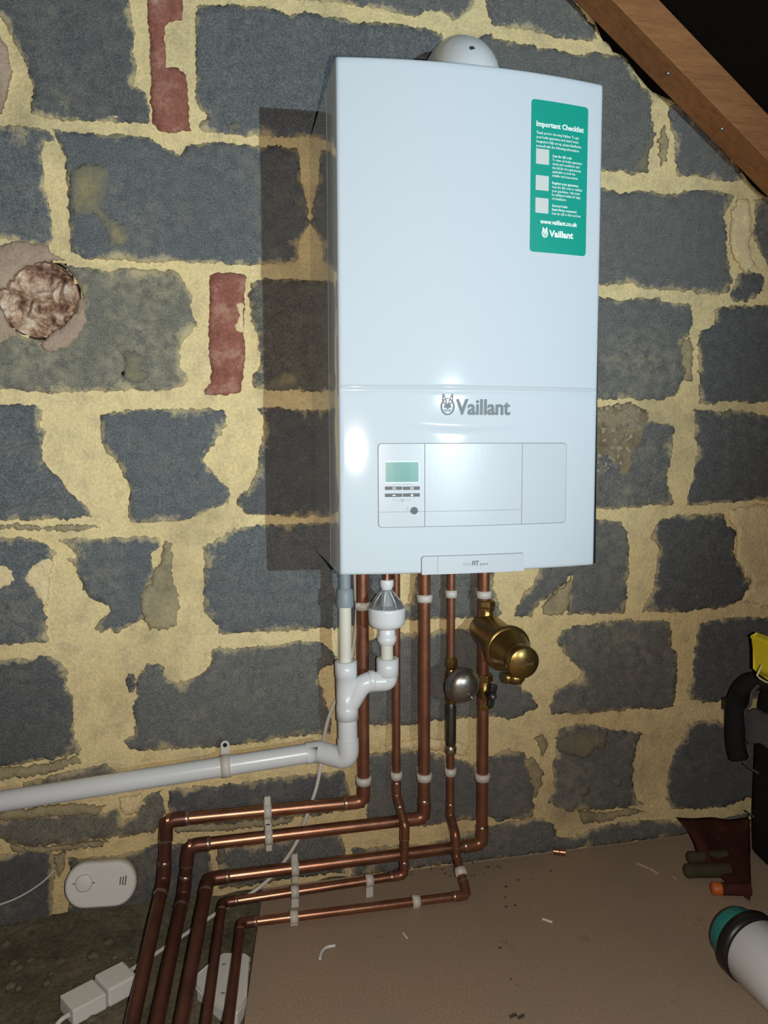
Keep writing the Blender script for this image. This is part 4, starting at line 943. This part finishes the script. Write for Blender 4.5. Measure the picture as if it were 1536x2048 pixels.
# inline connector box
ja, jb = G(134, 2020, -.004), G(263, 1952, -.004); jd = (jb - ja); jd.z = 0; jl = jd.length; jd.normalize(); js = Vector((-jd.y, jd.x, 0)); rotj = Matrix((jd, js, Vector((0, 0, 1)))).transposed()
jx = empty('connector_box', (ja + jb) / 2 - Vector((0, 0, .018)), 'white two-part inline connector box on the dusty floor by the thick pipes', 'connector')
cen = (ja + jb) / 2
MB().box(cen - jd * jl * .26 - Vector((0, 0, .001)), (jl * .25, .0225, .012), rotj).build('housing', M['boxwhite'], jx, bevel=.002)
MB().box(cen + jd * jl * .25 + Vector((0, 0, .001)), (jl * .23, .0235, .014), rotj).build('cover', M['boxwhite'], jx, bevel=.003)
MB().box(cen - Vector((0, 0, .002)), (jl * .035, .020, .0115), rotj).build('latch', M['print'], jx, bevel=.001)
MB().box(cen - jd * jl * .16 + js * .0235 - Vector((0, 0, .004)), (jl * .2, .0018, .008), rotj).build('side_clip', M['boxwhite'], jx, bevel=.0006)
# junction box by the board edge
zt = .002
pl = [(424,1924),(448,1908),(488,1909),(498,1917),(493,1992),(474,2019),(445,2013),(410,1987),(394,1971),(396,1949)]
jt = [G(x, y, zt) for x, y in pl]; jc = sum(jt, Vector()) / len(jt)
jb_ = empty('junction_box', (jc.x, jc.y, -.022), 'white chamfered junction box under the two thin copper pipes', 'junction box')
MB().prism([Vector((p.x, p.y, zt - .004)) for p in jt], (0, 0, -.026)).build('base', M['boxwhite'], jb_, bevel=.001)
MB().prism([jc + (p - jc) * 1.02 for p in jt], (0, 0, -.0045)).build('lid', M['boxwhite'], jb_, bevel=.0015)
for f_ in ((.55, 1), (-.1, 6)):
    q = jc.lerp(jt[f_[1]], .55); MB().lathe((q.x, q.y, zt - .0002), (0, 0, 1), [(0, .003), (.0008, .003), (.001, .0015)], 12).build('lid_screw', M['print'], jb_)
# ================================================================== THINGS AT THE RIGHT
bag = empty('tool_bag', G(1560, 1830, 0), 'black fabric tool bag at the right edge of the board', 'bag')
bx = W(1488, 1560, -.085).x
def XP(px, py, X):
    d = ray(px, py); return CAM + d * ((X - CAM.x) / d.x)
mb = MB(); vs = []; n = 40; lay = []
def sup(a, hx, hy, e=.35): 
    c_, s_ = math.cos(a), math.sin(a); return (math.copysign(abs(c_) ** e, c_) * hx, math.copysign(abs(s_) ** e, s_) * hy)
bcx, bcy, hx, hy = bx + .18, -.20, .18, .125
for z, k in ((.001, .94), (.012, .99), (.10, 1.0), (.22, 1.0), (.305, .985), (.338, .95), (.354, .85), (.36, .6)):
    for i in range(n):
        a = 2 * PI * i / n; x, y = sup(a, hx * k, hy * k)
        w_ = noise.noise((x * 14, y * 14, z * 18)) * .007
        vs.append((bcx + x + w_, bcy + y + w_, z))
mb.add(vs, [(i * n + k, i * n + (k + 1) % n, (i + 1) * n + (k + 1) % n, (i + 1) * n + k) for i in range(7) for k in range(n)], True)
mb.add(vs[:n], [tuple(range(n))]); mb.add(vs[-n:], [tuple(range(n))])
mb.build('body', M['bagcloth'], bag)
hX = bx - .030
MB().sweep(smooth_path([XP(1480, 1522, hX), XP(1472, 1490, hX), XP(1470, 1440, hX), XP(1473, 1402, hX), XP(1488, 1374, hX), XP(1512, 1362, hX + .02), XP(1560, 1366, hX + .06)], 6), [.012] + [.0175] * 35 + [.017], 18).build('handle', M['bagcloth'], bag)
MB().box(XP(1454, 1408, hX), (.006, .008, .012)).build('handle_stud', M['black'], bag, bevel=.002)
MB().sweep(smooth_path([XP(1516, 1372, hX), XP(1504, 1386, hX), XP(1500, 1410, hX), XP(1490, 1424, hX + .01), XP(1487, 1470, hX + .012), XP(1488, 1520, hX + .012)], 5), .0028, 8).build('strap_trim', M['greycloth'], bag)
pp = [XP(x, y, bx - .010) for x, y in jag([(1489,1424),(1508,1418),(1525,1428),(1545,1432),(1600,1440),(1600,1520),(1545,1500),(1530,1494),(1518,1485),(1500,1488),(1486,1470)], .8)]
MB().prism(pp, (.008, 0, 0)).build('grey_patch', M['greycloth'], bag)
MB().sweep([XP(1488, 1528, bx - .012), XP(1503, 1538, bx - .012), XP(1516, 1546, bx - .012)], .0022, 8).build('strap_end', M['greycloth'], bag)
MB().sweep([XP(1492, 1622, bx - .010), XP(1508, 1634, bx - .010)], .0016, 8).build('loose_thread', M['greycloth'], bag)

yl = empty('yellow_tool_case', W(1530, 1362, -.24), 'bright yellow plastic case on top of the black bag', 'case')
pp = [W(x, y, -.20) for x, y in ((1505,1274),(1513,1268),(1536,1277),(1610,1300),(1610,1372),(1536,1356),(1522,1350),(1509,1336),(1508,1300))]
MB().prism(pp, (0, -.06, 0)).build('shell', M['yellow'], yl, bevel=.003)
pp = [W(x, y, -.196) for x, y in ((1503,1272),(1513,1266),(1610,1298),(1610,1306),(1536,1284),(1512,1276),(1506,1281))]
MB().prism(pp, (0, -.068, 0)).build('rim', M['yellow'], yl, bevel=.0015)
MB().sweep([W(1524, 1330, -.275), W(1514, 1351, -.280), W(1520, 1357, -.282), W(1532, 1364, -.282), W(1560, 1366, -.282)], .0016, 8).build('wire_latch', plain('pale_yellow_wire', (.62, .60, .25), .4), yl)

cl = empty('dark_red_cloth', G(1440, 1715, 0), 'dark red cloth heaped against the wall beside the black bag', 'cloth')
mb = MB(); top_ = [(1358,1640),(1392,1642),(1430,1640),(1465,1644),(1500,1640)]; midl = [(1385,1672),(1405,1676),(1435,1680),(1465,1682),(1500,1685)]; low = [(1398,1712),(1415,1724),(1440,1742),(1466,1765),(1500,1790)]
rowsC = [[W(x, y, -.030 - .006 * math.sin(i * 1.9)) for i, (x, y) in enumerate(top_)], [W(x, y, -.075 - .012 * math.sin(i * 2.3)) for i, (x, y) in enumerate(midl)], [G(x, y, .012) for x, y in low], [G(x - 4, y + 10, .0008) for x, y in low]]
vs = []; NS = 6
for r_ in rowsC:
    sp = smooth_path(r_, NS); vs.append(sp)
cv = []
for k in range(len(vs[0])): cv.append(smooth_path([r_[k] for r_ in vs], NS))
nk, nl = len(cv), len(cv[0]); flat = []
for a_ in range(nk):
    for b_ in range(nl):
        p = cv[a_][b_]; w_ = noise.noise((p.x * 30, p.y * 30, p.z * 30)) * .006; flat.append(p + Vector((0, -abs(w_), abs(w_) * .5)))
fr = [(i * nl + j, (i + 1) * nl + j, (i + 1) * nl + j + 1, i * nl + j + 1) for i in range(nk - 1) for j in range(nl - 1)]
mb.add(flat, fr, True); bk_ = [p + Vector((0, .012, .0)) if i % nl < nl - 8 else p + Vector((0, .012, 0)) for i, p in enumerate(flat)]
mb.add(bk_, [f[::-1] for f in fr], True)
ring = [i * nl for i in range(nk)] + [(nk - 1) * nl + j for j in range(1, nl)] + [i * nl + nl - 1 for i in range(nk - 2, -1, -1)] + [j for j in range(nl - 2, 0, -1)]
m_ = len(ring); mb.add([flat[i] for i in ring] + [bk_[i] for i in ring], [(i, (i + 1) % m_, m_ + (i + 1) % m_, m_ + i) for i in range(m_)], True)
mb.build('folds', M['redcloth'], cl, merge=True)
for (q0, q1, r) in (((1374, 1716), (1452, 1712), .012), ((1368, 1742), (1458, 1740), .013)):
    a_, b_ = G(*q0, r * .95), G(*q1, r * .95); MB().sweep([a_.lerp(b_, t) for t in (0, .02, .08, .3, .6, 1)], [r * .3, r * .75, r, r * .95, r, r], 14).build('rolled_end', M['olive'], cl)
hd = empty('screwdriver_handle', G(1430, 1782, .0), 'dark red round handle with an orange end poking out by the bag', 'tool')
a_, b_ = G(1428, 1777, .0115), G(1500, 1779, .0115); MB().sweep([a_, b_], .0108, 18).build('grip', M['redcloth'], hd)
dd = (a_ - b_).normalized(); MB().lathe(a_, dd, [(-.012, .0111), (.001, .0111), (.004, .009), (.0045, 0)], 20).build('end_cap', M['orange'], hd)

bo = empty('white_tub', G(1520, 1990, 0), 'white plastic tub with a black collar and teal lid lying on the board', 'tub')
R0 = .050; ax = Vector((.02, -1, 0)).normalized(); s_ = Vector((.592, -.418, R0 + .0022))
MB().lathe(s_, ax, [(.004, .040), (.004, R0 - .002), (.007, R0), (.30, R0), (.305, R0 - .004), (.305, 0)], 48).build('body', M['pvc'], bo)
MB().lathe(s_, ax, [(-.016, R0 - .004), (-.016, R0 + .002), (.003, R0 + .002), (.003, R0 - .004)], 48).build('collar', M['black'], bo)
MB().lathe(s_, ax, [(-.05, .0), (-.05, .036), (-.046, .040), (-.016, .0425)], 40).build('lid', M['teal'], bo)
# ================================================================== SMALL LITTER ON THE BOARD
def bit(name, pts, r, mat, label, cat, n=8): return tag(MB().sweep(smooth_path(pts, 5), r, n).build(name, mat), label, cat)
bit('plastic_shaving', [G(640, 1917, .0035), G(643, 1905, .004), G(652, 1895, .004), G(670, 1891, .0035)], .0024, M['pvc'], 'curled white plastic shaving on the board below the pipes', 'shaving')
bit('plastic_shaving', [G(1085, 1838, .0025), G(1095, 1841, .003), G(1105, 1845, .0025)], .0022, M['cable'], 'straight white sliver right of centre on the board', 'shaving')
bit('plastic_shaving', [G(806, 1866, .0025), G(810, 1871, .0025), G(814, 1876, .0025)], .0018, M['cable'], 'tiny white sliver on the board below the lowest pipe bend', 'shaving')
bit('plastic_shaving', [G(470, 1884, -.008), G(482, 1874, -.006)], .003, M['cable'], 'white scrap beside the junction box', 'shaving')
bit('plaster_crumb', [G(1345, 1752, .003), G(1351, 1757, .003)], .0035, M['plaster'], 'pale crumb on the board left of the dark red cloth', 'crumb')
bit('plaster_crumb', [G(1275, 1727, .002), G(1300, 1738, .003), G(1318, 1748, .002)], .0036, M['plaster'], 'long pinkish plaster crumb near the wall foot', 'crumb')
cc_ = empty('copper_coupling', G(1119, 1710, 0), 'short copper coupling lying at the foot of the wall', 'coupling')
p, q = G(1107, 1702, .0075), G(1131, 1705, .0075)
MB().sweep([p, q], .0068, 18).build('sleeve', M['copper'], cc_); MB().lathe(p.lerp(q, .45), q - p, [(0, .0068), (.0004, .0074), (.002, .0074), (.0024, .0068)], 18).build('rim', M['solder'], cc_)
for i_, (px, py) in enumerate(((1020, 2034), (1036, 2036))):
    p = G(px, py, .0026); bit('brass_screw', [p, p + Vector((.010, .003, 0))], .0024, M['steel'], ('left' if i_ == 0 else 'right') + ' one of two small bright screws at the bottom of the board', 'screw')
mb = MB(); random.seed(3)
spots = [(1012, 1773), (1010, 1795), (1012, 1814), (1030, 1811), (1000, 1896), (1034, 1970), (1022, 1958), (945, 1725), (900, 1720), (905, 1732), (862, 1742), (970, 1748), (946, 1726), (1037, 1760), (1062, 1758), (1102, 1742), (1482, 1600)]
for (px, py) in spots[:-1] + [(random.uniform(820, 1000), random.uniform(1715, 1755)) for _ in range(26)]:
    p = G(px, py, .001)
    if p.y > -.012: continue
    r = random.uniform(.001, .0028); d, u, v = Vector((0, 0, 1)), Vector((1, 0, 0)), Vector((0, 1, 0))
    mb.add([p + d * r] + [p + (u * math.cos(a) + v * math.sin(a)) * r * random.uniform(.7, 1.4) for a in [2 * PI * i / 6 for i in range(6)]], [(0, i + 1, (i + 1) % 6 + 1) for i in range(6)] + [tuple(range(6, 0, -1))])
tag(mb.build('grit', plain('dark_grit', (.05, .04, .03), .7, var=.6, scale=90)), 'dark grit and swarf scattered on the board by the wall', 'grit', kind='stuff')
